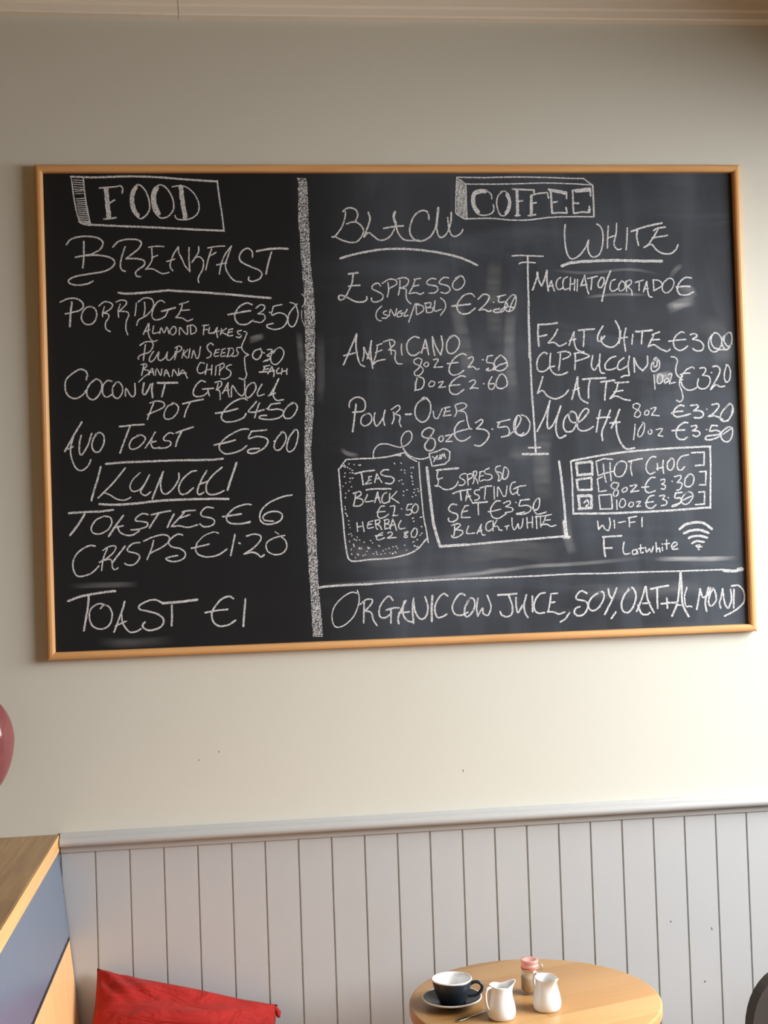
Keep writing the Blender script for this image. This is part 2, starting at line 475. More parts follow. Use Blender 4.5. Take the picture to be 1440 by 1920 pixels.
# every stroke as written, in half millimetres on the board face: label | width: x,y x,y ...
CHALK = """#FOOD heading box
61: -1628,1163 -1518,1159 -1421,1162 -1323,1164 -1192,1159 -1061,1148 -913,1138
47: -910,1142 -902,1058 -891,971 -883,887
61: -1544,924 -1395,916 -1199,907 -1068,899 -883,890
40: -1625,1159 -1617,1073 -1604,987 -1591,940; -1596,940 -1573,926 -1541,920; -1567,1153 -1560,1060 -1549,980 -1537,924
27: L-1615,1147 -1570,1143; L-1616,1136 -1568,1131; L-1614,1125 -1566,1121; L-1613,1113 -1565,1107; L-1612,1101 -1563,1098; L-1611,1090 -1561,1093; L-1609,1078 -1560,1080; L-1605,1052 -1557,1056; L-1604,1041 -1555,1045; L-1602,1030 -1554,1034; L-1601,1021 -1553,1025; L-1600,1012 -1550,1014; L-1598,1001 -1549,1004; L-1596,992 -1547,995; L-1595,983 -1546,985; L-1594,974 -1545,976; L-1593,964 -1544,967; L-1592,955 -1543,959; L-1590,947 -1542,950; L-1592,939 -1540,941; L-1589,932 -1540,935; L-1579,927 -1544,930
47: -1490,1106 -1454,1109 -1415,1112 -1386,1116 -1377,1102 -1380,1080
135: L-1458,1103 -1454,1039 -1447,958
54: -1447,1029 -1430,1038 -1417,1046; -1473,952 -1442,954 -1413,958
47: -1304,1124 -1331,1092 -1340,1046 -1334,999 -1315,969 -1293,952 -1263,972 -1247,1005 -1251,1052 -1266,1092 -1291,1120 -1308,1120
108: -1310,1112 -1326,1079 -1330,1046 -1324,1002 -1305,967
47: -1194,1122 -1225,1099 -1236,1052 -1229,999 -1210,969 -1188,954 -1151,968 -1129,1005 -1133,1052 -1154,1095 -1180,1119 -1200,1121
121: -1208,1109 -1222,1072 -1221,1025 -1202,977
40: -1134,1111 -1124,1113 -1095,1116 -1062,1109 -1023,1072 -1004,1025 -1008,985 -1033,958 -1073,946 -1113,950 -1124,968
135: L-1091,1113 -1085,1038 -1073,955
#BREAKFAST heading
49: -1658,825 -1636,851 -1591,864 -1533,864 -1494,852 -1480,830 -1495,801 -1535,778 -1574,770 -1616,762
49: -1574,770 -1509,772 -1451,761 -1426,740 -1436,714 -1479,691 -1550,679 -1622,666 -1653,646 -1642,630 -1610,624 -1565,629 -1533,643
51: -1573,841 -1575,768 -1581,709
49: -1433,812 -1403,840 -1358,850 -1312,847 -1293,832 -1307,803 -1340,776 -1370,753; -1370,753 -1321,753 -1282,743 -1283,719 -1310,700 -1326,683 -1320,666 -1301,663
46: -1373,813 -1389,767 -1398,727 -1394,700 -1375,690
40: -1258,809 -1221,814 -1182,812; -1243,807 -1242,779 -1243,746 -1260,716 -1276,699; -1276,699 -1244,702 -1218,689 -1193,677 -1161,683; -1244,756 -1215,769
43: -1111,811 -1134,778 -1151,738 -1155,712 -1143,691; -1171,738 -1151,743 -1131,750; -1111,811 -1111,785 -1095,748 -1080,714 -1058,687; -1059,808 -1061,744 -1058,685
43: -1011,811 -1013,784 -1029,757 -1048,731; -1034,754 -1009,760 -990,737 -995,697 -1014,664 -1019,647 -1016,631
43: -967,804 -925,811 -882,813; -947,800 -963,757 -980,693; -961,763 -943,771 -926,782
43: -849,813 -880,773 -901,726 -913,673; -849,813 -867,763 -882,716 -870,676 -841,640 -802,631; -925,718 -902,723 -875,729
46: -745,755 -747,785 -767,801 -794,789 -811,759 -801,732 -756,708 -713,689 -701,667 -718,644 -752,634 -769,642 -766,656
62: -724,785 -674,795 -620,799 -567,797
49: -649,781 -665,734 -681,670
67: -1412,584 -1365,579 -1274,584 -1175,593 -1143,591 -1011,582 -840,567 -747,557 -661,549
#PORRIDGE menu line
47: -1696,541 -1657,557 -1618,558 -1590,540 -1584,517 -1607,497 -1672,482
61: -1639,541 -1646,485 -1652,419
43: -1542,516 -1568,513 -1588,490 -1595,461 -1584,436 -1560,427 -1534,440 -1520,473 -1526,503 -1548,518 -1558,517
40: -1509,519 -1483,539 -1454,536 -1441,522 -1455,502 -1491,481; -1482,516 -1493,476 -1491,466; -1490,483 -1465,479 -1462,462 -1478,436 -1477,406 -1456,391
40: -1425,538 -1398,548 -1374,541 -1380,521 -1412,490; -1404,528 -1415,495 -1414,462; -1410,492 -1374,489 -1364,474 -1377,441 -1380,402 -1371,374
40: -1326,532 -1329,500 -1334,469; -1317,537 -1287,556 -1255,554 -1242,534 -1246,506 -1277,470 -1317,447 -1327,421; -1286,536 -1284,500 -1291,468
40: -1187,532 -1203,544 -1226,532 -1245,499 -1251,463 -1235,447 -1209,451 -1185,464
54: -1203,489 -1171,497 -1135,506
40: -1170,495 -1185,464; -1115,523 -1088,530 -1069,537; -1098,530 -1107,498 -1121,471 -1135,457; -1135,457 -1101,454 -1078,439 -1051,449; -1111,492 -1066,495
#PORRIDGE price
46: -754,517 -781,526 -815,510 -839,478 -842,448 -823,421 -785,419 -751,440
54: -876,468 -823,478 -763,487
40: -737,499 -712,516 -692,509 -699,489 -727,470; -727,470 -698,467 -692,446 -715,427 -748,433
47: L-670,478 -665,476
40: -650,507 -605,516; -649,506 -658,464 -623,475 -589,463 -581,436 -605,401 -646,391 -682,402 -685,413 -652,422
40: -565,526 -540,516 -526,470 -538,423 -559,402 -577,424 -573,464 -549,498 -528,518
27: -505,568 -490,549 -491,524 -505,502
20: -507,487 -508,443 -495,406
#ALMOND FLAKES menu line
40: -1268,430 -1284,400 -1296,375; -1266,430 -1271,387 -1264,357 -1248,340 -1227,345; -1291,388 -1262,399
38: -1244,416 -1249,380 -1217,385; -1215,378 -1208,409 -1194,382 -1179,411 -1170,377; -1148,412 -1162,397 -1164,379 -1150,371 -1135,388 -1138,410 -1151,413
38: -1119,371 -1116,408 -1099,388 -1080,372 -1079,416; -1064,412 -1062,372; -1075,414 -1049,418 -1035,400 -1040,382 -1062,372
40: -1004,415 -973,417; -996,413 -1001,370; -1000,393 -979,396; -969,406 -974,377 -953,379; -950,374 -931,405; -931,405 -935,382 -931,355; -948,382 -923,387
40: -910,398 -916,368; -886,400 -912,382; -912,382 -886,368; -874,393 -880,363 -855,364; -874,393 -854,397; -877,379 -857,382; -811,388 -831,384 -827,371 -812,364 -823,352 -838,357
#PUMPKIN SEEDS menu line
40: -1314,321 -1287,337 -1256,337 -1250,317 -1269,287 -1312,273 -1325,258; -1287,324 -1294,281 -1299,245; -1325,258 -1322,252
40: -1248,290 -1266,264 -1269,241 -1251,244 -1222,287; -1222,287 -1227,255 -1215,243 -1191,261 -1180,286; -1180,286 -1185,254 -1171,245 -1146,271 -1141,289
38: -1143,305 -1124,315 -1110,308 -1113,295 -1136,280; -1131,306 -1138,275 -1146,247; -1099,295 -1110,255; -1080,296 -1102,273; -1102,274 -1085,254; -1069,301 -1077,256
38: -1062,254 -1051,292 -1039,252 -1026,262 -1017,310
40: -954,317 -967,328 -984,311 -977,289 -964,276 -971,259 -987,253
35: -944,292 -923,296; -941,292 -951,262 -927,263; -946,277 -928,281; -911,294 -893,299; -909,294 -918,260 -894,263; -913,276 -896,279; -873,298 -885,261; -882,298 -858,299 -854,281 -869,262 -890,257; -818,303 -836,302 -838,287 -830,277 -839,262 -862,259
#BANANA start of the banana chips line
38: -1310,225 -1289,229 -1283,218 -1304,200; -1297,225 -1310,172; -1304,200 -1277,196 -1275,180 -1295,167 -1325,139
38: -1275,173 -1258,206 -1251,173; -1272,185 -1252,189; -1243,171 -1235,204 -1217,170 -1210,203; -1200,167 -1190,198 -1174,163; -1197,179 -1178,183; -1161,165 -1152,198 -1132,167 -1127,202; -1125,169 -1107,195 -1086,153; -1122,177 -1090,181
#CHIPS end of the banana chips line
38: -999,226 -1020,230 -1035,202 -1032,180 -1013,178 -995,190; -986,223 -997,171; -963,217 -967,168; -993,193 -963,197; -942,212 -948,167; -935,214 -906,225 -903,209 -927,187; -922,212 -928,167; -866,217 -882,214 -893,200 -871,184 -875,161 -899,147 -920,148
#topping brace drawing
40: -799,383 -785,377 -793,353 -809,320 -812,297 -797,276 -779,265; -779,265 -799,256 -800,233 -798,193 -792,166 -806,143 -831,150
#topping price each
43: -721,295 -750,284 -760,258 -744,241 -727,247 -713,275 -721,297
47: L-705,275 -701,273
38: -686,290 -662,290 -673,271 -690,259 -670,254 -680,238 -707,230; -707,230 -690,238 -674,243
38: -632,297 -656,281 -671,251 -664,221 -641,216 -614,243 -603,277 -619,299 -639,294 -656,271
43: -708,205 -675,211; -701,205 -711,179 -729,178; -705,190 -682,194; -729,178 -687,179; -665,204 -687,169; -665,204 -656,174 -658,154; -682,179 -653,185; -630,197 -642,185 -639,169 -624,171; -614,193 -619,164; -590,193 -593,164; -618,178 -591,183
#COCONUT GRANOLA POT menu line
47: -1572,173 -1580,197 -1608,207 -1644,188 -1677,156 -1682,110 -1667,76 -1635,63 -1602,78 -1581,104; -1577,170 -1580,154
47: -1532,159 -1562,134 -1579,98 -1573,68 -1548,56 -1521,77 -1504,119 -1510,146 -1532,159
43: -1455,145 -1477,149 -1498,126 -1502,86 -1483,67 -1453,82; -1432,141 -1453,112 -1450,72 -1428,60 -1408,84 -1406,121 -1423,141 -1439,137
43: -1392,70 -1388,109 -1363,69 -1345,77 -1344,133
54: -1299,134 -1308,86 -1294,78 -1266,128; -1257,131 -1262,101 -1259,60
61: -1234,133 -1182,132 -1135,132
54: -1195,130 -1206,94 -1214,64
46: -998,133 -1018,140 -1045,117 -1060,81 -1047,62 -1010,65 -990,80; -1012,98 -959,101; -986,100 -985,80 -980,64
40: -951,130 -922,135 -919,115 -943,95; -934,125 -945,92; -943,95 -928,85 -927,44; -885,128 -915,74; -885,128 -888,94 -882,56; -907,88 -882,92
40: -872,56 -865,113 -841,77 -819,60 -805,79 -803,136; -767,125 -791,106 -802,66 -790,50 -769,65 -748,97 -755,124 -775,122
40: -717,118 -742,75 -736,58 -708,67
51: -633,143 -655,100 -679,62
43: -653,103 -664,63 -647,35 -613,37; -688,58 -652,71
43: -1273,34 -1237,43 -1207,35 -1208,11 -1287,-24; -1255,32 -1271,-4 -1288,-48; -1152,30 -1188,14 -1206,-26 -1197,-47 -1167,-44 -1140,-15 -1135,13 -1152,30 -1165,32
49: -1113,26 -1067,37 -1010,47
43: -1075,33 -1097,-8 -1107,-40
46: -793,39 -816,48 -869,27 -910,-12 -924,-45 -906,-67 -859,-66 -815,-49 -801,-28
51: -953,-24 -897,-16 -840,-3
46: -747,31 -767,8 -790,-19 -758,-22 -711,-11; -733,24 -748,-15 -759,-50
47: L-698,-6 -693,-8
46: -677,15 -630,21; -676,15 -690,-11 -638,-10 -613,-25 -633,-51 -683,-61 -736,-53 -727,-41 -698,-40
43: -560,21 -594,2 -615,-31 -607,-55 -579,-56 -552,-26 -545,4 -564,22 -591,7
#AVO TOAST menu line
54: -1606,-53 -1649,-121 -1693,-197
46: -1649,-125 -1664,-180 -1659,-239 -1638,-283 -1612,-292 -1583,-271 -1568,-240; -1677,-185 -1651,-173
49: -1611,-119 -1621,-161 -1622,-201 -1612,-216 -1581,-169 -1560,-110; -1533,-111 -1553,-137 -1561,-177 -1548,-201 -1526,-200 -1504,-164 -1502,-125 -1520,-107 -1543,-116
51: -1425,-80 -1370,-75 -1305,-72; -1374,-81 -1401,-147 -1426,-211
43: -1326,-125 -1362,-141 -1379,-170 -1372,-192 -1341,-188 -1311,-162 -1300,-139 -1319,-124 -1342,-127; -1251,-111 -1275,-150 -1302,-189; -1267,-145 -1273,-170 -1261,-191 -1230,-187; -1287,-166 -1249,-157; -1162,-121 -1182,-116 -1209,-138 -1209,-153 -1180,-159 -1177,-175 -1201,-190 -1237,-192
54: -1150,-118 -1110,-104 -1064,-90; -1123,-114 -1144,-153 -1153,-184
#AVO TOAST price
46: -790,-107 -827,-108 -881,-132 -924,-165 -939,-198 -916,-225 -877,-226 -830,-210 -802,-189
54: -964,-182 -908,-172 -858,-160
49: -778,-118 -741,-116 -701,-112; -776,-118 -792,-153 -748,-144 -709,-153 -696,-171 -717,-203 -758,-225 -787,-228 -800,-218 -784,-207 -740,-204
47: L-665,-168 -664,-174
43: -621,-122 -653,-158 -667,-198 -651,-217 -624,-199 -605,-159 -612,-129 -632,-126; -558,-113 -589,-153 -604,-206 -591,-225 -564,-207 -546,-154 -548,-117 -568,-118
#LUNCH heading
62: -1496,-263 -1440,-259 -1388,-257 -1297,-256 -1167,-254 -1036,-255 -970,-255 -922,-251
59: -1521,-276 -1539,-341 -1555,-387 -1571,-442
49: -1402,-285 -1462,-356 -1538,-430
43: -1509,-404 -1483,-415 -1445,-439 -1406,-443 -1380,-431
40: -1331,-310 -1368,-346 -1382,-380 -1368,-402 -1335,-394 -1307,-361 -1285,-321
46: -1285,-321 -1313,-374 -1331,-406 -1308,-424 -1282,-406
54: -1217,-307 -1242,-362 -1275,-442
46: -1219,-310 -1232,-363 -1227,-409 -1204,-419 -1171,-392 -1143,-348 -1142,-317
49: -1054,-308 -1083,-314 -1124,-349 -1144,-391 -1135,-421 -1106,-419 -1072,-392; -1004,-309 -1032,-355 -1053,-407 -1044,-427 -1021,-416; -1044,-376 -999,-362; -928,-294 -972,-330 -1006,-375 -1007,-415 -985,-429 -948,-423 -922,-410
65: -855,-273 -877,-332 -905,-408
67: -1533,-460 -1465,-465 -1368,-463 -1238,-452 -1107,-449 -976,-450 -900,-453
#TOASTIES menu line
62: -1682,-500 -1595,-497 -1524,-496 -1466,-490; -1605,-507 -1635,-555 -1678,-609
46: -1509,-519 -1551,-538 -1575,-576 -1566,-601 -1534,-607 -1494,-586 -1475,-553 -1483,-527 -1512,-519
59: -1418,-519 -1455,-567 -1492,-620
46: -1449,-571 -1437,-600 -1408,-617 -1372,-616 -1342,-597; -1465,-579 -1420,-570; -1298,-519 -1324,-513 -1354,-531 -1359,-547 -1325,-553 -1302,-559 -1306,-577 -1346,-590 -1384,-592
54: -1282,-521 -1239,-511 -1187,-503; -1246,-515 -1273,-554 -1293,-585; -1171,-520 -1188,-549 -1205,-585
46: -1131,-511 -1108,-506 -1066,-505; -1118,-511 -1149,-543 -1186,-581; -1186,-581 -1143,-580 -1104,-588 -1055,-576; -1145,-542 -1093,-525; -977,-496 -1010,-491 -1037,-514 -1034,-534 -991,-545 -972,-560 -986,-582 -1026,-587 -1046,-572
#TOASTIES price
47: -789,-484 -818,-482 -872,-499 -909,-534 -913,-557 -894,-574 -854,-578 -798,-573
54: -932,-540 -886,-535 -839,-529; -834,-578 -796,-569
47: -585,-442 -631,-449 -699,-477 -740,-516 -748,-556 -728,-581 -689,-584 -648,-569 -636,-542 -657,-523 -700,-524 -731,-543 -725,-564 -682,-570
#CRISPS menu line
47: -1558,-666 -1587,-663 -1632,-686 -1662,-724 -1668,-770 -1652,-807 -1623,-812 -1577,-796 -1543,-764
43: -1522,-688 -1490,-670 -1461,-669 -1462,-688 -1492,-720 -1541,-747; -1500,-681 -1521,-729 -1531,-788; -1524,-739 -1492,-733 -1479,-744 -1479,-770 -1469,-785 -1451,-777
54: -1413,-670 -1445,-709 -1476,-749
46: -1341,-656 -1373,-658 -1401,-681 -1400,-697 -1362,-708 -1344,-723 -1353,-745 -1376,-764 -1405,-764 -1418,-756; -1324,-650 -1282,-632 -1229,-620 -1200,-631 -1201,-654 -1231,-680 -1297,-712; -1274,-648 -1287,-691 -1309,-741; -1131,-625 -1158,-621 -1192,-644 -1201,-664 -1185,-682 -1146,-692 -1121,-714 -1128,-739 -1161,-754 -1194,-753 -1218,-739 -1193,-731 -1159,-725
#CRISPS price
32: -954,-622 -980,-615 -1027,-633 -1061,-665
46: -1061,-665 -1071,-698 -1056,-725 -1010,-738 -957,-728 -916,-702; -1091,-692 -1048,-684 -1002,-674
54: -874,-630 -885,-678 -898,-735
47: L-857,-672 -849,-677
46: -818,-641 -783,-632 -750,-639 -748,-662 -785,-701 -832,-729
51: -832,-729 -792,-722 -766,-731 -748,-747 -732,-736
43: -627,-643 -671,-651 -711,-670 -722,-693 -710,-723 -674,-738 -637,-729 -618,-700 -625,-669 -644,-649
30: -675,-623 -656,-636
#TOAST menu line
67: -1697,-931 -1638,-912 -1554,-898 -1467,-890
61: -1596,-907 -1603,-969 -1624,-1079
47: -1542,-974 -1524,-958 -1501,-966 -1486,-999 -1494,-1045 -1520,-1070 -1553,-1073 -1584,-1054 -1596,-1015 -1589,-976 -1562,-954 -1540,-950 -1512,-960
54: -1423,-943 -1437,-988 -1479,-1091
47: -1441,-1002 -1436,-1047 -1417,-1081 -1398,-1096 -1369,-1092 -1348,-1081; -1472,-1063 -1418,-1040
54: -1242,-956 -1277,-940 -1317,-947 -1354,-968 -1350,-985 -1311,-996 -1266,-1011 -1238,-1036 -1242,-1065 -1268,-1083 -1308,-1090 -1335,-1077 -1339,-1061 -1327,-1049
74: -1242,-959 -1167,-956 -1068,-948
57: -1195,-971 -1195,-1017 -1198,-1072
#TOAST price
54: -890,-949 -911,-937 -951,-950 -988,-992 -1000,-1024 -993,-1061 -965,-1082 -922,-1079 -883,-1057; -1033,-1014 -979,-1005 -921,-1001
59: -832,-953 -839,-1017 -846,-1088
#BLACK heading
47: -284,983 -267,999 -244,1003 -217,992 -209,964 -222,934; -271,983 -274,955 -291,907 -329,857 -344,856; -267,921 -239,931 -206,924 -183,893 -187,866 -215,832 -249,827 -293,839 -333,860
54: -155,980 -147,947 -159,907 -181,854
47: -181,854 -156,876 -133,859 -100,837 -58,848 -30,882 -15,926
81: -19,982 -26,953 -18,926
47: -15,926 -10,885 16,844 57,834 98,837
54: -79,898 -29,906 22,910
51: 155,942 150,977 124,988 85,967 60,919 55,871 81,837 119,833 161,857 186,898 202,959
74: 205,1002 198,953 191,908
51: 191,908 199,864 215,849 244,870 266,925 271,978
46: 252,952 255,904 267,863 291,855 319,873 328,890
67: -305,746 -238,765 -122,787 -13,793 103,786 219,768 315,743 397,706
#COFFEE heading box
40: 305,1158 447,1156 586,1159 747,1157 901,1152 971,1151; 968,1151 992,1133 1018,1115; 352,1123 480,1122 620,1124 759,1128 900,1124 1016,1117
54: 1016,1114 1017,1039 1017,952
43: 336,944 474,946 578,937 669,937 788,950 894,953 1017,952
38: 305,1154 298,1068 294,973; 305,1152 329,1140 352,1120; 294,973 312,959 336,944; 352,1123 351,1041 351,948
27: L308,1140 304,1116; L315,1140 303,1089; L320,1137 302,1062; L327,1134 303,1038; L332,1130 304,1017; L338,1125 301,993; L345,1122 302,973; L348,1110 309,969; L349,1089 314,962; L349,1065 321,957; L349,1041 328,952; L349,1017 334,949; L349,986 341,948; L328,1123 312,1072; L341,1096 318,1034
43: 483,1047 482,1068 458,1089 424,1094 389,1079 379,1044 386,1000 409,969 444,962 478,971 493,992 490,1017
108: 455,1085 423,1083 395,1072 387,1044 394,1007 412,978
43: 542,1085 516,1061 508,1020 520,972 541,958 566,978 581,1020 572,1068 549,1086 531,1082
94: 562,1068 575,1033 566,992 553,973
54: 592,1097 646,1094 706,1092; 706,1092 705,1071
94: L616,1092 616,1033 615,961
54: 616,1032 644,1037; 603,959 628,961; 687,1064 730,1074 775,1078; 775,1078 781,1050
94: L691,1064 689,1019 687,961
54: 691,1023 715,1026; 671,959 710,965
47: 781,1096 828,1089 877,1080; 877,1077 875,1046
81: 786,1092 828,1082 873,1073
67: 793,1088 795,1033 797,972
54: 797,1026 826,1031; 797,971 831,974 875,972; 875,972 871,1001
54: 906,1088 955,1095 1003,1100
94: 927,1084 969,1088 1001,1091
54: 1003,1098 1003,1060; 909,1086 909,1032 910,972; 910,1024 938,1022; 910,970 951,976 995,975; 995,975 994,1006
81: 990,984 997,991
#WHITE heading
51: 863,912 858,853 863,784 876,746 896,734 928,749 965,790 984,831
51: 984,831 979,783 992,750 1013,743 1042,762 1059,817 1060,873 1047,904 1030,914
49: 1091,904 1086,852 1082,789; 1136,917 1131,865 1118,810 1135,781 1156,785; 1084,841 1130,855; 1192,893 1188,837 1181,780
59: 1213,875 1288,899 1378,918
54: 1245,878 1240,844 1249,802
51: 1330,878 1352,890 1395,897; 1356,886 1329,843 1299,805 1277,791; 1322,840 1406,853; 1277,791 1317,807 1341,780 1376,759 1419,758 1448,780 1460,804
88: 837,698 892,715 998,722 1104,725 1246,721 1371,719
#column bracket
46: 579,752 620,754 676,752 742,749; 615,711 637,719 699,716
57: 661,747 658,662 657,517
65: 657,517 654,449 654,353 652,229
62: 655,449 655,311 656,174 658,37 663,-100 667,-257
54: 631,-234 662,-235 693,-234
67: 598,-266 668,-268 731,-268
#MACCHIATO CORTADO menu line
54: 708,668 703,634 680,575; 708,668 714,627 727,596; 759,676 742,626 727,596; 759,676 757,626 762,570
43: 780,623 763,585; 780,623 786,595 794,569; 767,593 788,598; 830,639 812,627 804,598 817,576 842,587; 865,642 845,629 840,598 848,576 875,584; 882,639 876,571; 904,630 899,571; 877,601 902,608; 918,628 913,568
49: 957,648 933,593; 957,648 962,603 974,552; 936,597 967,600; 972,632 1023,643; 995,636 987,574; 1044,634 1028,613 1027,589 1041,585 1057,609 1057,634 1041,636
54: 1095,670 1076,630 1060,582 1043,514
43: 1118,626 1097,616 1088,581 1102,564 1134,581; 1153,619 1136,595 1139,566 1162,574 1169,601 1153,619; 1174,614 1176,563; 1172,614 1200,622 1202,605 1181,587; 1181,587 1201,570 1204,542; 1224,609 1267,621; 1245,613 1242,567; 1285,614 1265,559; 1285,614 1288,565 1296,536 1311,532; 1269,573 1292,578; 1320,617 1322,565; 1317,622 1352,617 1366,592 1320,564
40: 1399,627 1373,603 1368,568 1389,552 1419,575 1431,609 1417,628 1392,626
54: 1525,629 1493,632 1459,605 1447,571 1461,544 1496,541 1534,556; 1442,583 1484,586 1516,585
#ESPRESSO menu line
59: -265,667 -241,670 -217,673
49: -242,666 -249,622 -267,582 -289,545 -313,535 -320,552 -305,559 -275,548 -239,528 -198,524 -176,537 -177,551; -267,604 -239,608 -209,609
43: -104,604 -117,619 -141,611 -148,591 -122,577 -95,560 -99,536 -130,523 -150,528 -153,544; -66,621 -64,580 -72,547; -95,618 -59,638 -28,634 -22,613 -60,592; -4,634 -7,593 -15,558; -18,639 17,646 40,633 29,606 -2,593; -2,593 25,586 24,552 33,525 48,512; 68,636 102,641; 74,636 63,606 40,564; 40,564 76,568 97,560 115,568; 60,600 92,607; 181,637 157,640 132,622 142,608 180,601 189,584 172,567 141,565; 246,641 222,645 197,623 204,611 241,601 251,580 230,563 202,569
43: 305,651 273,624 265,597 282,580 310,590 328,617 322,644 305,652 280,638
#ESPRESSO size and price
40: -102,502 -125,479 -133,452 -123,431 -106,428; -77,478 -95,470 -88,458 -71,455 -79,441 -102,441; -65,451 -57,485 -37,451 -26,488; -2,477 -20,467 -24,447 -3,450 3,464; -10,464 7,465; 28,484 9,451 31,453
43: 91,510 70,510 56,477 33,419
40: 74,507 75,456; 77,507 108,500 110,476 77,455; 122,513 127,466; 118,513 149,516 145,496 128,491; 128,491 159,489 154,469 127,465; 172,526 167,475 203,482; 201,540 221,522 224,488 198,451
46: 377,544 361,560 322,552 290,515 285,481 305,459 340,459 379,486
54: 258,498 307,502 354,507
46: 394,531 423,556 453,547 438,513 397,474; 397,474 423,479 445,468 461,472
40: L472,516 477,514
46: 495,543 538,552; 505,543 501,516 536,515 545,495 520,467 478,463 475,475 503,481
40: 571,549 543,522 531,484 548,467 576,477 591,515 589,549 568,549 550,532; 592,549 570,511 555,470; 506,471 542,491 583,484
#AMERICANO menu line
49: -234,362 -263,298 -306,206; -234,362 -239,298 -225,217 -198,196; -303,253 -267,261 -233,271
46: -200,294 -200,257 -208,226; -199,294 -183,256 -167,229; -160,327 -166,270 -158,187; -160,327 -172,270 -184,236
40: -134,303 -107,311; -129,303 -139,256 -150,225 -157,205; -142,266 -108,279; -151,209 -137,222 -113,228 -91,231; -99,319 -69,330 -45,325 -43,308 -74,278; -69,322 -63,288 -61,256; -70,280 -40,271 -43,234 -32,210 -8,206; -7,308 -9,281 -6,252
46: 85,337 58,344 26,321 19,287 31,256 58,249 85,266; 116,330 93,259; 116,330 123,292 130,250; 100,282 127,289; 152,343 154,292 161,247; 154,339 169,292 192,249; 192,249 204,298 198,346; 260,346 232,325 223,287 233,258 261,259 287,290 288,327 264,348 239,338
#AMERICANO sizes and prices
40: 95,225 78,235 54,225 57,208 84,194 100,174 82,149 58,147 54,164 77,184 91,211 95,225; 115,212 103,201 114,190 128,200 122,214 110,211; 153,225 179,227 155,186; 155,186 200,188
46: 324,245 302,254 263,232 238,195 233,165 250,146 281,150 309,168; 224,204 252,207 280,209
43: 332,228 354,237 359,220 330,183; 330,183 358,186 375,171 387,176
40: L406,221 412,221
46: 432,238 460,243; 434,236 428,209 459,202 469,184 447,166 423,168 437,177; 498,242 473,218 465,184 482,164 513,167 534,187 529,218 505,242; 461,167 490,191 532,204
40: 67,134 54,69; 57,117 59,76 87,79 101,102 99,130 75,140; 137,115 125,102 132,88 152,95 155,112 137,117; 175,108 201,113 176,82; 176,82 212,87
46: 315,136 291,140 252,117 231,86 237,56 267,46 306,71; 231,93 259,94 286,96
43: 335,110 359,119 366,104 337,74; 337,74 358,79 380,75; 453,133 435,103 437,72 458,72 465,96 438,96; 498,143 477,116 475,82 499,71 529,88 527,122 509,146 489,140
40: L407,98 412,98
#POUR OVER menu line
46: -283,-8 -278,22 -247,42 -214,34 -201,7 -212,-27 -267,-34
54: -248,7 -257,-53 -270,-132
43: -192,-40 -220,-57 -226,-90 -208,-104 -181,-91 -170,-65 -182,-42 -203,-44; -154,-38 -160,-75 -147,-106 -116,-69 -102,-26; -102,-26 -112,-69 -106,-103
43: -60,-37 -58,-70 -69,-96; -70,-24 -35,-3 -26,-20 -54,-47; -54,-47 -27,-58 -31,-91 -22,-112
61: 2,-50 31,-49
46: 112,31 71,12 51,-25 55,-66 81,-90 109,-81 129,-41 129,7 99,35 85,21; 112,31 129,10
40: 144,-37 147,-65 164,-75 191,-25; 200,-22 231,-16; 208,-22 205,-42 195,-62; 199,-42 230,-37; 197,-62 236,-58; 258,-9 264,-43 253,-65; 259,-6 297,2 317,-10 303,-27 264,-40; 275,-37 309,-48 318,-92 327,-126 340,-132
#POUR OVER price
46: 145,-132 121,-120 90,-135 82,-158 102,-172 140,-176 149,-204 134,-234 107,-235 94,-213 112,-182 137,-149 145,-132
43: 178,-164 166,-180 177,-194 191,-181 188,-164 174,-165; 202,-164 233,-160 204,-193; 204,-193 236,-192
46: 300,-88 273,-98 251,-131 253,-169 276,-190 304,-188 332,-169; 235,-158 271,-142 327,-130
49: 359,-100 390,-84 397,-97 364,-131; 364,-131 409,-138 428,-163 410,-196 379,-219 351,-214
40: L442,-134 448,-136
46: 471,-102 539,-87; 483,-103 475,-126 520,-124 533,-145 526,-168 491,-176; 491,-176 533,-166 576,-125 596,-85 581,-67 559,-104 561,-152 588,-168 609,-157
46: 578,-71 566,-111 568,-152 595,-173 630,-154 642,-113 626,-78 599,-65
#FLAT WHITE menu line
57: 704,397 700,345 703,285; 702,397 747,398 804,404; 707,335 747,343
49: 804,372 784,337 752,302; 752,302 786,303 810,285 848,300
46: 890,357 877,329 861,288; 890,357 888,315 897,273 918,256 939,253; 863,312 899,320
54: 913,364 957,368 998,370; 944,364 936,281
54: 1043,385 1016,340 1013,313 1025,306 1051,333; 1034,330 1032,306 1056,281 1095,277 1128,311 1130,367 1110,412
49: 1137,359 1127,294; 1165,373 1153,318 1159,252; 1124,320 1173,326; 1200,341 1194,289
62: 1216,353 1261,356 1304,360
54: 1252,350 1244,289
51: 1303,336 1344,350; 1313,338 1298,309 1279,274; 1294,309 1343,311; 1279,274 1311,284 1343,263 1381,248 1396,260
#FLAT WHITE price
49: 1475,344 1461,349 1431,329 1416,298 1423,267 1447,252 1474,261 1491,275; 1391,301 1435,306 1483,309
51: 1507,334 1533,338 1544,325 1519,310; 1519,310 1559,299 1577,275 1568,252 1541,248 1518,260
46: 1636,339 1610,311 1604,274 1616,248 1643,243 1671,273 1675,310 1657,336 1636,342; 1625,332 1618,295 1633,264 1665,255
46: 1712,341 1683,315 1677,279 1697,252 1719,267 1732,304 1725,341 1700,333 1688,299 1709,268 1731,283; 1692,252 1659,253
#CAPPUCCINO menu line
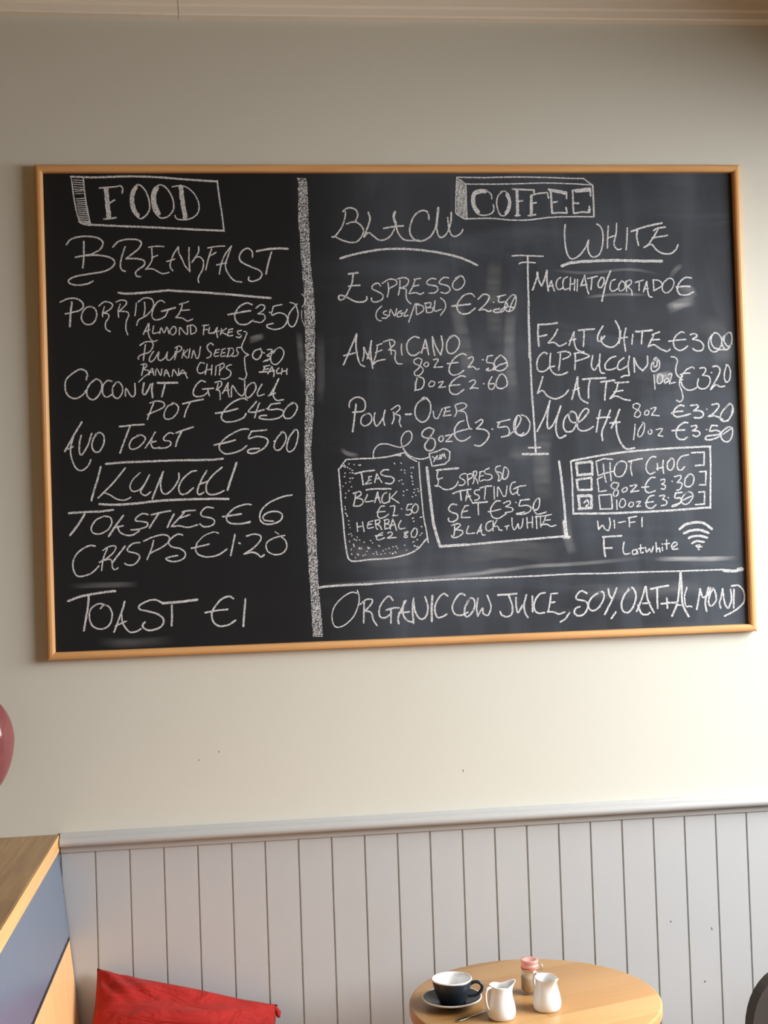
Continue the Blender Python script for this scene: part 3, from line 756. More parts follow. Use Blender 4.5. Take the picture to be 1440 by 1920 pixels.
49: 745,245 728,254 699,228 688,187 697,159 725,156 753,176; 763,248 758,207 757,173 780,141 815,137 849,149; 757,178 782,182
49: 814,251 811,213 802,161; 800,251 840,257 867,246 860,231 825,216; 892,242 891,205 887,162; 886,245 924,249 966,232 937,218 895,206
49: 984,234 975,183 991,158 1021,202; 1023,240 1017,189 1023,147 1044,140; 1107,227 1078,219 1049,188 1051,161 1080,159 1105,167; 1149,218 1124,201 1112,170 1125,156 1165,176
49: 1178,227 1170,179 1174,127; 1174,127 1149,126 1130,118; 1202,217 1202,143; 1202,217 1218,178 1246,150; 1246,150 1272,181 1274,226
49: 1327,215 1297,187 1292,156 1306,144 1333,163 1337,197 1320,218 1308,205 1307,170 1321,173 1327,201
#LATTE menu line
51: 718,129 705,91 687,44; 687,44 714,57 741,27 783,14 825,31 851,58
54: 900,125 886,74 866,9; 900,125 900,67 912,12 950,-13; 872,54 907,67
59: 926,111 983,115 1048,116
51: 965,110 956,66 954,14
59: 1021,96 1060,100 1095,103
51: 1051,95 1044,50 1039,2; 1095,91 1130,91 1169,93; 1112,90 1100,49 1067,9; 1089,43 1137,50; 1067,9 1099,22 1141,4 1175,-2
#ten ounce size
40: 1305,128 1308,53; 1329,128 1320,97 1330,81 1347,91 1351,122 1335,133; 1369,106 1358,96 1365,86 1382,93 1380,109 1366,106; 1383,127 1402,132 1385,80; 1385,80 1419,87; 1362,81 1384,96
#cappuccino and latte price with brace
46: 1400,220 1421,217 1434,199 1425,168 1423,137 1439,113 1457,100; 1443,100 1440,74 1452,37 1455,1 1439,-15 1421,-6; 1458,120 1443,95
46: 1522,156 1510,165 1478,149 1452,115 1453,74 1479,47 1511,47 1533,59; 1446,126 1472,133 1498,133
46: 1552,158 1578,160 1584,144 1565,121; 1565,121 1600,113 1604,81 1581,53 1549,52 1536,72 1543,103
40: L1612,134 1617,133
49: 1621,165 1645,167 1661,148 1648,112 1605,45; 1605,45 1636,70 1657,59 1683,62
46: 1700,174 1685,137 1683,101 1693,82 1710,95 1717,137 1705,171 1694,174
#MOCHA menu line
54: 751,5 720,-74 678,-151; 747,-6 734,-81 735,-136 757,-126 786,-75 806,-24; 806,-24 782,-95 777,-150 793,-188 828,-175
51: 861,-56 828,-83 816,-124 829,-155 864,-152 887,-111 885,-67 861,-53 846,-76 862,-108 904,-105 941,-71 952,-48 935,-40 909,-67 890,-112 896,-146 931,-154 974,-134
54: 1013,-49 999,-107 988,-162; 1067,-50 1045,-101 1018,-163 1020,-207; 993,-90 1032,-87 1063,-88
59: 1116,-48 1095,-95 1068,-143; 1095,-102 1096,-157 1112,-213 1142,-252 1188,-249; 1062,-117 1115,-113
#MOCHA sizes and prices
40: 1225,-26 1209,-19 1190,-25 1190,-41 1219,-57 1227,-75 1212,-90 1194,-85 1197,-69 1216,-49 1226,-28; 1259,-55 1247,-68 1252,-81 1268,-76 1271,-60 1259,-55; 1280,-48 1310,-43 1284,-81; 1284,-81 1325,-85
54: 1460,-38 1438,-33 1408,-55 1402,-81 1420,-93 1458,-88 1493,-78; 1391,-73 1421,-66 1452,-64
54: 1495,-36 1530,-32 1535,-45 1511,-63; 1511,-63 1550,-66 1563,-85 1543,-101 1511,-99
40: L1580,-56 1584,-58
51: 1610,-34 1638,-29 1648,-42 1620,-76 1589,-95; 1589,-95 1619,-91 1648,-102 1667,-113
46: 1705,-33 1668,-66 1651,-102 1666,-121 1694,-116 1714,-83 1721,-44 1705,-30 1683,-51; 1721,-41 1723,-73 1693,-121
40: 1195,-126 1191,-165 1184,-206; 1234,-127 1212,-160 1208,-188 1224,-189 1241,-161 1245,-125 1235,-117; 1273,-156 1262,-169 1270,-180 1283,-172 1279,-156 1265,-161; 1305,-157 1340,-153 1315,-188; 1315,-188 1341,-192
54: 1478,-125 1456,-124 1426,-144 1412,-175 1421,-204 1448,-212 1472,-200; 1391,-164 1423,-162 1460,-162
51: 1493,-143 1523,-140 1520,-154 1500,-167; 1500,-167 1532,-170 1539,-186 1521,-198 1502,-190
40: L1573,-162 1578,-163
51: 1603,-142 1636,-144; 1601,-148 1592,-171 1627,-167 1653,-183 1636,-204 1593,-216 1568,-212 1577,-197 1615,-193 1647,-188
46: 1695,-153 1662,-173 1652,-201 1668,-225 1695,-226 1712,-198 1716,-166 1698,-151 1676,-160; 1716,-156 1664,-189
#teabag drawing
46: -307,-271 -244,-269 -168,-268 -101,-263 -60,-255 -9,-243; -9,-243 11,-266 51,-290; -309,-273 -325,-293 -340,-314
49: -347,-317 -343,-383 -339,-474 -332,-575 -327,-661 -319,-736 -310,-772 -291,-783 -270,-784
46: -270,-784 -199,-778 -118,-776 -57,-768 5,-752 46,-728 73,-699 93,-679
43: 62,-293 64,-364 70,-471 77,-572 88,-638 96,-702
40: -168,-268 -169,-244 -158,-217 -135,-199 -104,-197 -69,-206 -34,-216 2,-205 26,-180 30,-150 17,-135 -6,-142 -21,-164 -25,-189 -14,-225 11,-256 41,-272 77,-279 115,-269
54: -60,-253 -30,-258
35: L-326,-301 -321,-306; L-318,-298 -313,-304; L-316,-311 -311,-309; L-303,-309 -300,-313; L-296,-295 -292,-292; L-293,-319 -288,-317; L-281,-326 -275,-327; L-279,-340 -272,-339; L-291,-339 -286,-337; L-317,-341 -313,-338; L-320,-359 -316,-356; L-314,-390 -311,-388; L-329,-404 -326,-406; L-292,-367 -287,-365; L-280,-367 -275,-365; L-293,-385 -290,-382; L-286,-410 -283,-408; L-300,-430 -297,-427; L-316,-442 -312,-440; L-318,-465 -316,-461; L-269,-297 -266,-299; L-245,-300 -240,-303; L-237,-298 -234,-301; L-322,-507 -319,-510; L-320,-520 -318,-524
46: L-320,-540 -315,-544; L-312,-553 -310,-556
32: L-305,-578 -302,-581; L-305,-598 -303,-601; L-300,-616 -298,-614; L-307,-646 -304,-649; L-296,-644 -293,-647; L-292,-657 -289,-654; L-281,-672 -276,-675; L-265,-662 -262,-664; L-270,-680 -266,-677; L-254,-677 -251,-679; L-305,-681 -302,-686; L-232,-689 -228,-691; L-199,-682 -195,-684; L-189,-694 -186,-696
40: L-284,-698 -280,-710; L-159,-709 -151,-714; L-212,-714 -210,-722; L-256,-723 -253,-716; L-246,-724 -243,-718; L-208,-722 -202,-720
32: L-296,-727 -294,-722; L-295,-745 -294,-751; L-267,-749 -262,-747; L-259,-751 -263,-756; L-277,-765 -275,-769; L-239,-759 -235,-755; L-226,-752 -224,-754; L-218,-737 -215,-735; L-186,-748 -181,-751; L-170,-739 -168,-744; L-168,-751 -164,-754; L-148,-754 -144,-752; L-137,-737 -133,-735; L-122,-730 -119,-728; L-106,-726 -103,-723; L-86,-719 -82,-717; L-71,-717 -66,-715; L-63,-727 -60,-725
43: L-89,-753 -83,-750; L-74,-743 -69,-749
32: L-27,-711 -23,-712; L-18,-737 -14,-735; L-102,-748 -99,-746; L-127,-750 -124,-748
49: L24,-715 29,-718; L63,-620 66,-621
35: L17,-699 24,-694; L37,-723 42,-720; L38,-687 43,-685; L54,-665 58,-663; L62,-655 67,-653; L18,-578 26,-575; L23,-593 28,-591; L59,-574 69,-572; L-64,-295 -61,-300; L-31,-295 -26,-298; L-31,-331 -27,-329; L-15,-332 -11,-334; L-14,-346 -10,-348; L19,-322 22,-320; L30,-317 33,-322; L21,-345 24,-348; L18,-363 24,-365; L23,-371 26,-374; L24,-388 28,-391; L26,-404 29,-406; L-44,-385 -40,-388; L-31,-381 -28,-382; L-27,-402 -20,-400; L-6,-433 -1,-432; L-22,-438 -19,-441; L-24,-458 -20,-460; L33,-430 37,-433; L50,-427 53,-430; L29,-447 34,-448; L53,-442 57,-440; L39,-461 42,-462; L22,-467 25,-469; L-36,-527 -33,-528
#YUM tag drawing
43: 116,-251 155,-242 189,-228; 189,-228 206,-233 222,-244; 222,-244 221,-266 217,-287; 217,-287 194,-307; 194,-307 163,-311 129,-316; 116,-253 122,-284 129,-316
35: L132,-267 143,-277; L154,-265 137,-294; L157,-262 154,-285 166,-280 172,-259; L172,-259 173,-282; L177,-278 183,-253 189,-271 193,-251 199,-277
#TEAS panel text
51: -265,-344 -221,-334 -166,-329; -233,-336 -229,-366 -225,-401
38: -197,-362 -181,-360; -194,-362 -198,-382 -215,-397; -201,-380 -184,-377; -215,-399 -182,-392; -154,-346 -167,-391; -154,-346 -143,-369 -130,-392; -163,-373 -141,-371
46: -93,-329 -116,-328 -135,-344 -115,-359 -79,-365 -67,-383 -86,-399 -113,-395
49: -212,-427 -168,-423 -85,-425
43: -277,-443 -244,-434 -237,-449 -263,-466; -266,-443 -268,-471 -278,-505; -263,-466 -235,-473 -228,-490 -246,-506 -277,-506
40: -205,-450 -218,-485 -177,-483; -153,-439 -170,-492; -153,-439 -149,-469 -140,-497; -167,-471 -144,-467; -107,-443 -123,-450 -133,-475 -127,-495 -106,-493 -93,-486; -92,-448 -96,-491; -56,-439 -77,-461 -93,-474; -88,-469 -68,-482 -46,-498
40: -120,-511 -140,-513 -153,-535 -157,-560 -142,-572 -119,-565 -101,-552; -161,-540 -118,-538; -92,-514 -69,-512 -72,-537 -78,-560; -81,-561 -54,-559; -2,-507 21,-504; -1,-507 -10,-534 9,-532 19,-545 3,-559 -13,-557; 36,-505 20,-525 22,-545 37,-550 50,-531 47,-510 33,-504
40: -262,-590 -261,-635; -235,-588 -228,-636; -260,-612 -232,-608; -204,-589 -183,-584; -204,-589 -210,-619 -180,-616; -208,-603 -188,-599; -170,-582 -166,-620 -159,-628; -172,-582 -147,-580 -150,-596 -166,-600; -166,-600 -146,-611 -139,-629; -122,-581 -122,-624; -125,-582 -102,-579 -102,-595 -120,-601; -120,-601 -97,-605 -98,-620 -123,-627; -81,-577 -96,-628; -81,-577 -72,-603 -64,-636; -92,-610 -69,-606; -38,-586 -52,-609 -47,-628 -19,-625
40: -134,-644 -157,-656 -168,-671 -156,-681 -125,-671; -173,-660 -135,-657; -109,-647 -91,-643 -86,-656 -112,-673; -112,-673 -66,-671; -7,-643 -25,-647 -25,-658 -8,-666 -13,-673 -26,-670 -18,-655 -4,-645; 24,-631 11,-651 13,-670 30,-672 41,-650 38,-629 24,-629
#ESPRESSO TASTING SET box
88: L102,-321 106,-379 116,-503 126,-610 156,-724
62: 156,-723 288,-720 461,-710 634,-701 820,-691
74: L787,-307 798,-414 806,-529 810,-614 814,-694
108: L803,-614 809,-682; L797,-696 826,-697
81: 156,-724 208,-722 300,-719
#ESPRESSO TASTING SET text
62: 150,-337 204,-333 264,-329
43: 158,-341 152,-369 159,-397 149,-419; 139,-416 161,-418 184,-434 218,-435 247,-419 259,-397; 160,-383 180,-376
39: 303,-358 280,-361 268,-377 288,-389 296,-404 281,-417 263,-416; 309,-367 310,-418; 306,-364 332,-359 333,-376 311,-390; 340,-351 342,-396 334,-410; 338,-351 355,-346 355,-366 343,-375; 343,-375 354,-388 362,-411; 372,-352 393,-348; 375,-352 369,-397 392,-393; 372,-374 391,-370; 423,-333 400,-344 401,-361 432,-368 434,-385 414,-395 394,-392
39: 481,-323 459,-329 457,-351 479,-357 488,-375 480,-394 466,-400 472,-377 459,-354; 500,-332 493,-366 494,-392 513,-384 522,-356 514,-336 500,-330
46: 230,-458 269,-445 326,-438; 269,-448 273,-493
39: 306,-446 296,-497; 306,-446 314,-475 327,-501; 297,-480 322,-472; 369,-442 346,-445 342,-461 365,-473 362,-490 342,-495
46: 370,-434 401,-426 431,-424
39: 400,-429 393,-491; 444,-427 444,-493; 460,-479 465,-431 492,-480 503,-477 511,-426
43: 555,-408 537,-413 527,-444 538,-470 562,-459; 545,-444 574,-431 608,-427; 568,-436 564,-468 575,-476
46: 249,-515 224,-512 206,-534 217,-551 248,-563 250,-586 226,-601 205,-596 204,-582
40: 289,-522 309,-520; 292,-522 274,-553 271,-581; 277,-553 303,-547; 271,-581 316,-581
54: 329,-508 370,-507 407,-505
40: 359,-510 359,-569; 475,-502 450,-504 423,-540 428,-580 459,-591 494,-573 503,-568; 408,-556 443,-551 475,-544; 490,-514 520,-503 525,-518 501,-532; 501,-532 536,-541 532,-557 497,-562
40: L553,-511 557,-513
43: 577,-502 625,-498; 580,-502 571,-530 605,-528 631,-538 625,-560 592,-573 555,-572; 555,-570 598,-562; 667,-496 649,-518 644,-547 662,-553 676,-530 676,-494 658,-502; 640,-541 659,-573 685,-573 711,-566
43: 218,-619 252,-611 264,-620 236,-642; 234,-619 233,-647 227,-675; 236,-642 268,-646 276,-657 255,-676 224,-682 216,-669
40: 306,-624 295,-661 336,-661; 372,-618 347,-665; 372,-618 368,-646 376,-672 390,-672; 353,-654 374,-649; 424,-602 401,-613 394,-641 408,-654 428,-642; 433,-603 431,-654; 453,-600 435,-628; 437,-631 458,-632 463,-649 479,-652
40: 493,-633 515,-629; 504,-633 503,-649; 531,-591 532,-634 544,-651 562,-621; 562,-621 567,-646 581,-636 589,-596; 609,-591 610,-645; 638,-586 636,-643; 608,-619 638,-615; 658,-584 659,-649; 652,-589 696,-585; 679,-587 680,-641; 702,-585 737,-579; 708,-585 698,-611 686,-633; 698,-608 730,-606; 686,-630 712,-628 732,-640 759,-634
#HOT CHOC bar drawing
62: 848,-308 968,-289 1110,-271 1287,-259 1430,-254 1595,-251
57: 1591,-253 1591,-342 1586,-446 1581,-571
54: 848,-308 853,-412 852,-495 852,-580
65: 852,-578 1028,-582 1204,-580 1360,-577 1581,-567
81: L876,-320 959,-314; L960,-316 959,-382; L879,-382 958,-377; L877,-321 882,-382
67: L874,-405 954,-396; L955,-398 953,-460; L881,-458 953,-458; L876,-405 881,-460
88: L880,-488 950,-489; L950,-490 950,-552; L881,-554 950,-551; L883,-489 887,-554
46: L982,-316 989,-385; L981,-313 1024,-300 1070,-305; L989,-387 1014,-379; L985,-404 991,-470; L985,-404 1012,-393; L991,-470 1030,-465
46: L989,-488 1056,-485; L1056,-485 1058,-559; L993,-560 1057,-559; L989,-488 995,-560
51: L1490,-281 1559,-280; L1559,-280 1555,-347; L1508,-348 1555,-347; L1531,-381 1565,-380; L1565,-380 1560,-449; L1526,-450 1560,-449; L1521,-487 1553,-485; L1553,-485 1549,-549; L1501,-551 1551,-549
54: 910,-524 928,-510 935,-531 920,-541
#HOT CHOC text
46: 1019,-328 1022,-376 1030,-421; 1055,-322 1055,-370 1058,-415; 1014,-377 1071,-367; 1101,-319 1082,-340 1076,-374 1091,-395 1119,-389 1138,-358 1141,-327 1119,-315 1094,-323
51: 1152,-319 1186,-311 1227,-305
43: 1168,-318 1163,-352 1169,-390
46: 1300,-299 1275,-298 1249,-330 1246,-364 1265,-386 1291,-376; 1306,-331 1306,-366; 1338,-315 1334,-349 1338,-384; 1301,-359 1337,-353; 1382,-306 1361,-329 1360,-361 1379,-368 1394,-344 1393,-313 1378,-306; 1475,-291 1435,-300 1413,-331 1415,-365 1433,-369 1451,-352
43: 1097,-429 1069,-425 1055,-442 1067,-456 1092,-467 1087,-491 1070,-494 1067,-477 1085,-456 1098,-433; 1128,-451 1113,-464 1120,-476 1138,-468 1140,-453 1124,-453; 1156,-445 1192,-441 1159,-476; 1159,-476 1203,-470
46: 1292,-404 1267,-406 1241,-437 1237,-468 1254,-482 1290,-473; 1217,-453 1255,-451
46: 1320,-418 1342,-415 1339,-432 1324,-440; 1324,-440 1344,-448 1340,-466 1321,-463
40: L1379,-425 1383,-428
46: 1394,-403 1428,-397 1427,-414 1407,-433; 1407,-433 1433,-438 1425,-466 1404,-474; 1474,-395 1452,-415 1449,-449 1468,-458 1490,-444 1499,-409 1482,-391 1464,-398
40: 1083,-515 1083,-563; 1108,-512 1096,-536 1103,-553 1120,-550 1130,-530 1120,-510 1104,-514; 1153,-531 1145,-544 1156,-553 1170,-545 1169,-530 1153,-529; 1185,-530 1210,-525 1187,-552; 1187,-552 1209,-549
46: 1282,-496 1257,-503 1238,-533 1244,-557 1269,-562 1291,-545; 1234,-533 1277,-529; 1310,-501 1339,-498 1327,-518; 1327,-518 1348,-528 1344,-546 1319,-551
40: L1355,-509 1360,-512
54: 1396,-488 1432,-485; 1398,-488 1393,-513 1423,-514 1423,-535 1397,-553 1375,-556; 1377,-554 1423,-538
43: 1464,-484 1434,-508 1430,-539 1454,-548 1480,-526 1490,-499 1471,-483 1446,-494; 1437,-525 1481,-506
#WI-FI name
46: 978,-620 982,-663; 982,-663 1004,-643 1017,-664 1035,-671; 1035,-671 1045,-637 1041,-606
46: 1065,-619 1067,-659; 1089,-632 1126,-626; 1141,-609 1186,-602; 1145,-612 1146,-654; 1146,-634 1175,-629; 1214,-608 1212,-656
57: 1002,-703 1051,-701 1102,-700; 1008,-705 1007,-753 1012,-804; 1008,-761 1049,-760
46: 1114,-732 1107,-770 1115,-794 1143,-791; 1179,-772 1158,-778 1157,-795 1175,-796 1181,-776; 1181,-776 1185,-796; 1201,-749 1200,-790 1214,-788; 1190,-769 1217,-766
46: 1226,-763 1232,-789 1248,-771 1256,-790 1268,-761; 1283,-741 1285,-789; 1285,-776 1300,-769 1303,-790; 1316,-766 1316,-783; 1340,-729 1339,-776; 1329,-749 1355,-747; 1367,-771 1397,-752 1383,-741 1366,-758 1371,-778 1399,-776
54: L1316,-749 1318,-750; L1507,-781 1512,-784
46: L1503,-772 1528,-770
62: 1474,-751 1500,-740 1540,-746; 1496,-765 1517,-762
75: 1458,-723 1484,-714 1519,-714 1558,-724
81: 1434,-698 1470,-685 1521,-683 1566,-700
81: 1412,-676 1443,-653 1493,-643 1543,-649 1585,-680
#milk line rule
67: -464,-910 -419,-905 -318,-902 -203,-901
54: -203,-901 -82,-897 54,-895 191,-892 307,-891 493,-891
49: 493,-891 660,-890 834,-887 1009,-890 1221,-890 1434,-892 1634,-892
94: 1638,-897 1677,-901 1713,-901
121: 1717,-895 1742,-893
#milk line text
38: -274,-945 -299,-939 -343,-960 -385,-1001 -403,-1047 -398,-1094 -378,-1112 -338,-1100 -296,-1062 -271,-1012 -263,-966 -272,-929
51: -239,-994 -242,-1040 -245,-1095
49: -260,-1001 -229,-979 -199,-978 -201,-998 -235,-1035; -235,-1035 -205,-1045 -196,-1082 -178,-1111
51: -93,-987 -114,-965 -146,-994 -164,-1030 -161,-1067 -135,-1073 -102,-1052; -130,-1035 -93,-1026 -64,-1026; -105,-1032 -107,-1102
57: -27,-991 -52,-1034 -70,-1077 -67,-1106; -36,-994 -46,-1048 -27,-1089 7,-1102; -66,-1052 -11,-1048
54: 12,-981 5,-1036 8,-1107; 11,-1000 19,-1050 41,-1085 69,-1079 84,-1033 71,-975
67: 108,-971 103,-1033 101,-1101
54: 187,-976 165,-963 133,-994 118,-1041 130,-1081 157,-1079 180,-1067; 276,-976 253,-966 222,-997 208,-1041 226,-1072 260,-1074 288,-1061; 300,-993 275,-1033 270,-1073 287,-1084 319,-1048 323,-1004 304,-990 283,-1013
49: 342,-992 333,-1042 337,-1083; 337,-1083 364,-1043 364,-1070; 364,-1070 390,-1081 407,-1038 390,-980
62: 445,-980 490,-979 542,-977
54: 499,-980 517,-1035 515,-1076 493,-1092 462,-1084 454,-1064; 538,-996 538,-1043 546,-1074 571,-1037; 593,-984 578,-1038 584,-1079 597,-1100; 623,-992 622,-1073
54: 691,-977 663,-983 638,-1013 630,-1053 649,-1080 684,-1079
51: 719,-985 757,-982; 719,-992 714,-1029 702,-1076; 717,-1029 740,-1027; 698,-1076 730,-1077 757,-1089 789,-1080
54: 814,-1084 791,-1114 764,-1130
54: 909,-989 880,-975 854,-997 854,-1017 899,-1029 912,-1054 893,-1091 861,-1103 839,-1085 849,-1062 870,-1056
54: 981,-983 942,-1004 916,-1037 918,-1068 943,-1079 975,-1056 998,-1013 992,-984 970,-988
59: 1022,-969 1026,-1000 1039,-1021; 1066,-967 1039,-1028 998,-1101; 1057,-1090 1032,-1123
59: 1140,-970 1107,-1003 1088,-1050 1097,-1088 1125,-1093 1154,-1059 1167,-1008 1151,-970 1126,-976
57: 1219,-964 1194,-1034 1167,-1091; 1221,-966 1229,-1035 1259,-1101; 1175,-1060 1192,-1102 1220,-1110 1238,-1100; 1201,-1051 1240,-1050
59: 1246,-979 1296,-970 1342,-965; 1281,-975 1279,-1030 1279,-1079
59: 1298,-1057 1335,-1054 1378,-1053; 1330,-1028 1331,-1081
65: 1407,-897 1401,-959 1385,-1054 1354,-1122; 1409,-900 1411,-980 1413,-1062 1443,-1129
49: 1384,-1065 1404,-1069; 1439,-977 1425,-1021 1427,-1063 1437,-1078 1448,-1074 1462,-1079
57: 1509,-987 1500,-1038 1487,-1093; 1509,-987 1521,-1032 1539,-1026; 1555,-981 1535,-1053 1540,-1105; 1566,-985 1550,-1026
54: 1582,-986 1561,-1020 1552,-1061 1566,-1078 1592,-1052 1590,-1007 1577,-986
54: 1630,-991 1618,-1042 1610,-1063 1616,-1091; 1630,-991 1638,-1064 1651,-1092; 1659,-1092 1675,-1051 1673,-996
54: 1691,-997 1685,-1093; 1677,-979 1717,-978 1744,-1012 1743,-1061 1712,-1094 1672,-1117 1635,-1133"""
_lay = [0]
def ribbon(v, f, pts, w, y0, smooth=True):
    if smooth: P = crom(pts, 0.004)
    else:
        P = [pts[0]]
        for a_, b_ in zip(pts, pts[1:]): P += crom([a_, b_], 0.004)[1:]
    if len(P) < 2: return
    n = len(P)
    base = len(v)
    hw = w / 2
    rows = []
    # rounded ends
    t0 = (P[0] - P[1]).normalized(); t1 = (P[-1] - P[-2]).normalized()
    seq = [(P[0] + t0 * hw * .8, .35)] + [(p, 1.0) for p in P] + [(P[-1] + t1 * hw * .8, .35)]
    for i, (p, s) in enumerate(seq):
        q0 = seq[max(i - 1, 0)][0]; q1 = seq[min(i + 1, len(seq) - 1)][0]
        t = (q1 - q0)
        t = t.normalized() if t.length > 1e-9 else Vector((1, 0))
        nrm = Vector((-t.y, t.x))
        j1 = hw * s * random.uniform(.82, 1.12); j2 = hw * s * random.uniform(.82, 1.12)
        a = p + nrm * j1; c = p - nrm * j2
        v.append((a.x, y0, a.y)); v.append((c.x, y0, c.y))
    for i in range(len(seq) - 1):
        k = base + 2 * i
        f.append((k, k + 1, k + 3, k + 2))

for block in CHALK.strip().split('\n#'):
    head, *rows = block.strip('#').strip().split('\n')
    v = []; f = []
    for row in rows:
        ws, data = row.split(':')
        for st in data.split(';'):
            st = st.strip()
            if not st: continue
            sm = not st.startswith('L')
            pts = [Vector([int(q) * 0.0005 for q in p.split(',')]) for p in st.lstrip('L').split()]
            _lay[0] += 1
            ribbon(v, f, pts, int(ws) * 0.000085, YS - 0.0003 - 0.000004 * (_lay[0] % 40), sm)
    nm = 'chalk_drawing' if ('drawing' in head or 'bracket' in head or 'box' in head and 'heading' not in head) else 'chalk_rule' if 'rule' in head else 'chalk_lettering'
    o = pyd(nm, v, f, M_chalk, board, fix=False)
    o['label'] = 'white chalk ' + head

# broad scrubbed chalk band that divides food from drinks
BAND = [(-513, 1157, -467, 1154), (-508, 1124, -460, 1124), (-509, 922, -458, 922), (-500, 706, -454, 705), (-494, 544, -442, 544), (-495, 329, -446, 328), (-499, 167, -451, 167), (-507, -47, -465, -48), (-515, -235, -481, -236), (-516, -476, -471, -477), (-516, -690, -468, -691), (-509, -903, -464, -905), (-501, -1154, -451, -1156)]
v = []; f = []
L = [Vector(p[:2]) * .0005 for p in BAND]; Rr = [Vector(p[2:]) * .0005 for p in BAND]
La = crom(L, .01); N = len(La)
Ra = crom(Rr, .01)
N = min(len(La), len(Ra)); La = [La[int(i * (len(La) - 1) / (N - 1))] for i in range(N)]; Ra = [Ra[int(i * (len(Ra) - 1) / (N - 1))] for i in range(N)]
for a, c in zip(La, Ra):
    v.append((a.x + random.uniform(-.0012, .0012), YS - .00028, a.y)); v.append((c.x + random.uniform(-.0012, .0012), YS - .00028, c.y))
for i in range(N - 1): f.append((2 * i, 2 * i + 1, 2 * i + 3, 2 * i + 2))
o = pyd('chalk_rule', v, f, M_band, board, fix=False); o['label'] = 'broad speckled chalk band dividing the food and drinks columns'

# wiped patches of chalk dust
SMEAR = [([(1266, -824), (1479, -832), (1723, -837)], 0.0148, 0.75), ([(1723, -837), (1751, -846)], 0.0135, 0.50), ([(-459, -900), (-27, -888), (356, -867), (634, -841), (913, -834), (1252, -813)], 0.0121, 0.45), ([(357, -859), (481, -852), (480, -879)], 0.0135, 0.30), ([(1386, 467), (1473, 499), (1545, 515)], 0.0323, 0.60), ([(1447, 564), (1519, 563), (1531, 521)], 0.0296, 0.35), ([(-778, 338), (-740, 348), (-697, 359)], 0.0202, 0.50), ([(1301, 102), (1344, 112), (1407, 120)], 0.0323, 0.75), ([(785, 678), (967, 660), (1195, 677), (1364, 648)], 0.0094, 0.30), ([(949, 533), (1105, 548), (1289, 543)], 0.0094, 0.35), ([(1407, 634), (1446, 675), (1481, 703)], 0.0162, 0.25), ([(-1701, -858), (-1560, -858), (-1353, -862)], 0.0162, 0.22), ([(-1567, -1135), (-1413, -1149), (-1179, -1143)], 0.0270, 0.13), ([(-526, 383), (-515, 221), (-507, 114)], 0.0189, 0.20), ([(-418, 381), (-420, 166), (-430, 5)], 0.0243, 0.12), ([(267, 535), (314, 317), (334, 98)], 0.0404, 0.20), ([(571, 532), (547, 258), (566, -16)], 0.0350, 0.22), ([(495, 752), (474, 533), (479, 287)], 0.0458, 0.16), ([(715, -128), (694, -319), (701, -511)], 0.0539, 0.20), ([(811, -569), (820, -706), (845, -788)], 0.0296, 0.25), ([(-344, -668), (-186, -767), (59, -762)], 0.0539, 0.12), ([(250, -769), (526, -751), (775, -786)], 0.0539, 0.16), ([(-330, -212), (-304, -240), (-237, -255)], 0.0135, 0.30), ([(655, -236), (599, -262), (516, -247)], 0.0404, 0.15), ([(959, -353), (1214, -305), (1554, -369)], 0.0809, 0.12), ([(1527, 410), (1640, 352), (1718, 128)], 0.0674, 0.10), ([(-150, 324), (11, 267), (396, 288)], 0.0674, 0.08), ([(796, -964), (1020, -986), (1588, -979)], 0.0485, 0.12)]
for k, (pts, w, dens) in enumerate(SMEAR):
    v = []; f = []; cov = []
    P = crom([Vector(p) * .0005 for p in pts], .012)
    rows = 7
    n = len(P)
    for i, p in enumerate(P):
        t = (P[min(i + 1, n - 1)] - P[max(i - 1, 0)]).normalized(); nr = Vector((-t.y, t.x))
        e = min(1.0, min(i, n - 1 - i) / max(1, n * .25))
        for r in range(rows):
            q = p + nr * w * (r / (rows - 1) - .5)
            v.append((q.x, YS - .00015 - .00001 * (k % 6), q.y)); cov.append(dens * e * math.sin(math.pi * r / (rows - 1)) ** .7)
    for i in range(n - 1):
        for r in range(rows - 1):
            a = i * rows + r
            f.append((a, a + 1, a + rows + 1, a + rows))
    o = pyd('chalk_smudge', v, f, M_smear, board, fix=False)
    at = o.data.attributes.new('cover', 'FLOAT', 'POINT')
    for i, c in enumerate(cov): at.data[i].value = c

# ------------------------------------------------------------------ counter
counter = empty('counter', (-0.652, -0.6, 0.0), 'counter with oak worktop, blue-grey front panel and pine boards at the left edge', 'counter')
def cl(p): return (p[0] + 0.652, p[1] + 0.6, p[2])
M_top = wood('oiled_worktop', lin(146, 114, 76), lin(174, 140, 98), 'Y', 0.42, 0.11, plank_len=.9, var=.16)
box('worktop', cl((-1.45, -1.75, 1.018)), cl((-0.652, -0.002, 1.058)), M_top, counter, bev=.003)
M_edge_bright = wood('brightened_edge_wood', lin(212, 160, 98), lin(228, 184, 124), 'Y', 0.4, grain=.8)
box('bright_edge_strip', cl((-0.652, -1.75, 1.0185)), cl((-0.6505, -0.002, 1.0575)), M_edge_bright, counter)  # paler strip added so the window-facing worktop edge comes out brighter
M_blue = simple('blue_grey_paint', (0.118, 0.150, 0.210, 1), 0.26, 0.5, 0.03, 3)
M_pine = wood('pale_pine', lin(214, 160, 104), lin(230, 182, 128), 'Z', 0.42, grain=.8)
M_black = simple('body_and_gap_black', (0.012, 0.013, 0.018, 1), 0.5)  # black of the cabinet body, also used for shade painted into the gaps
def px(z): return -0.6525 + (1.018 - z) * 0.0935
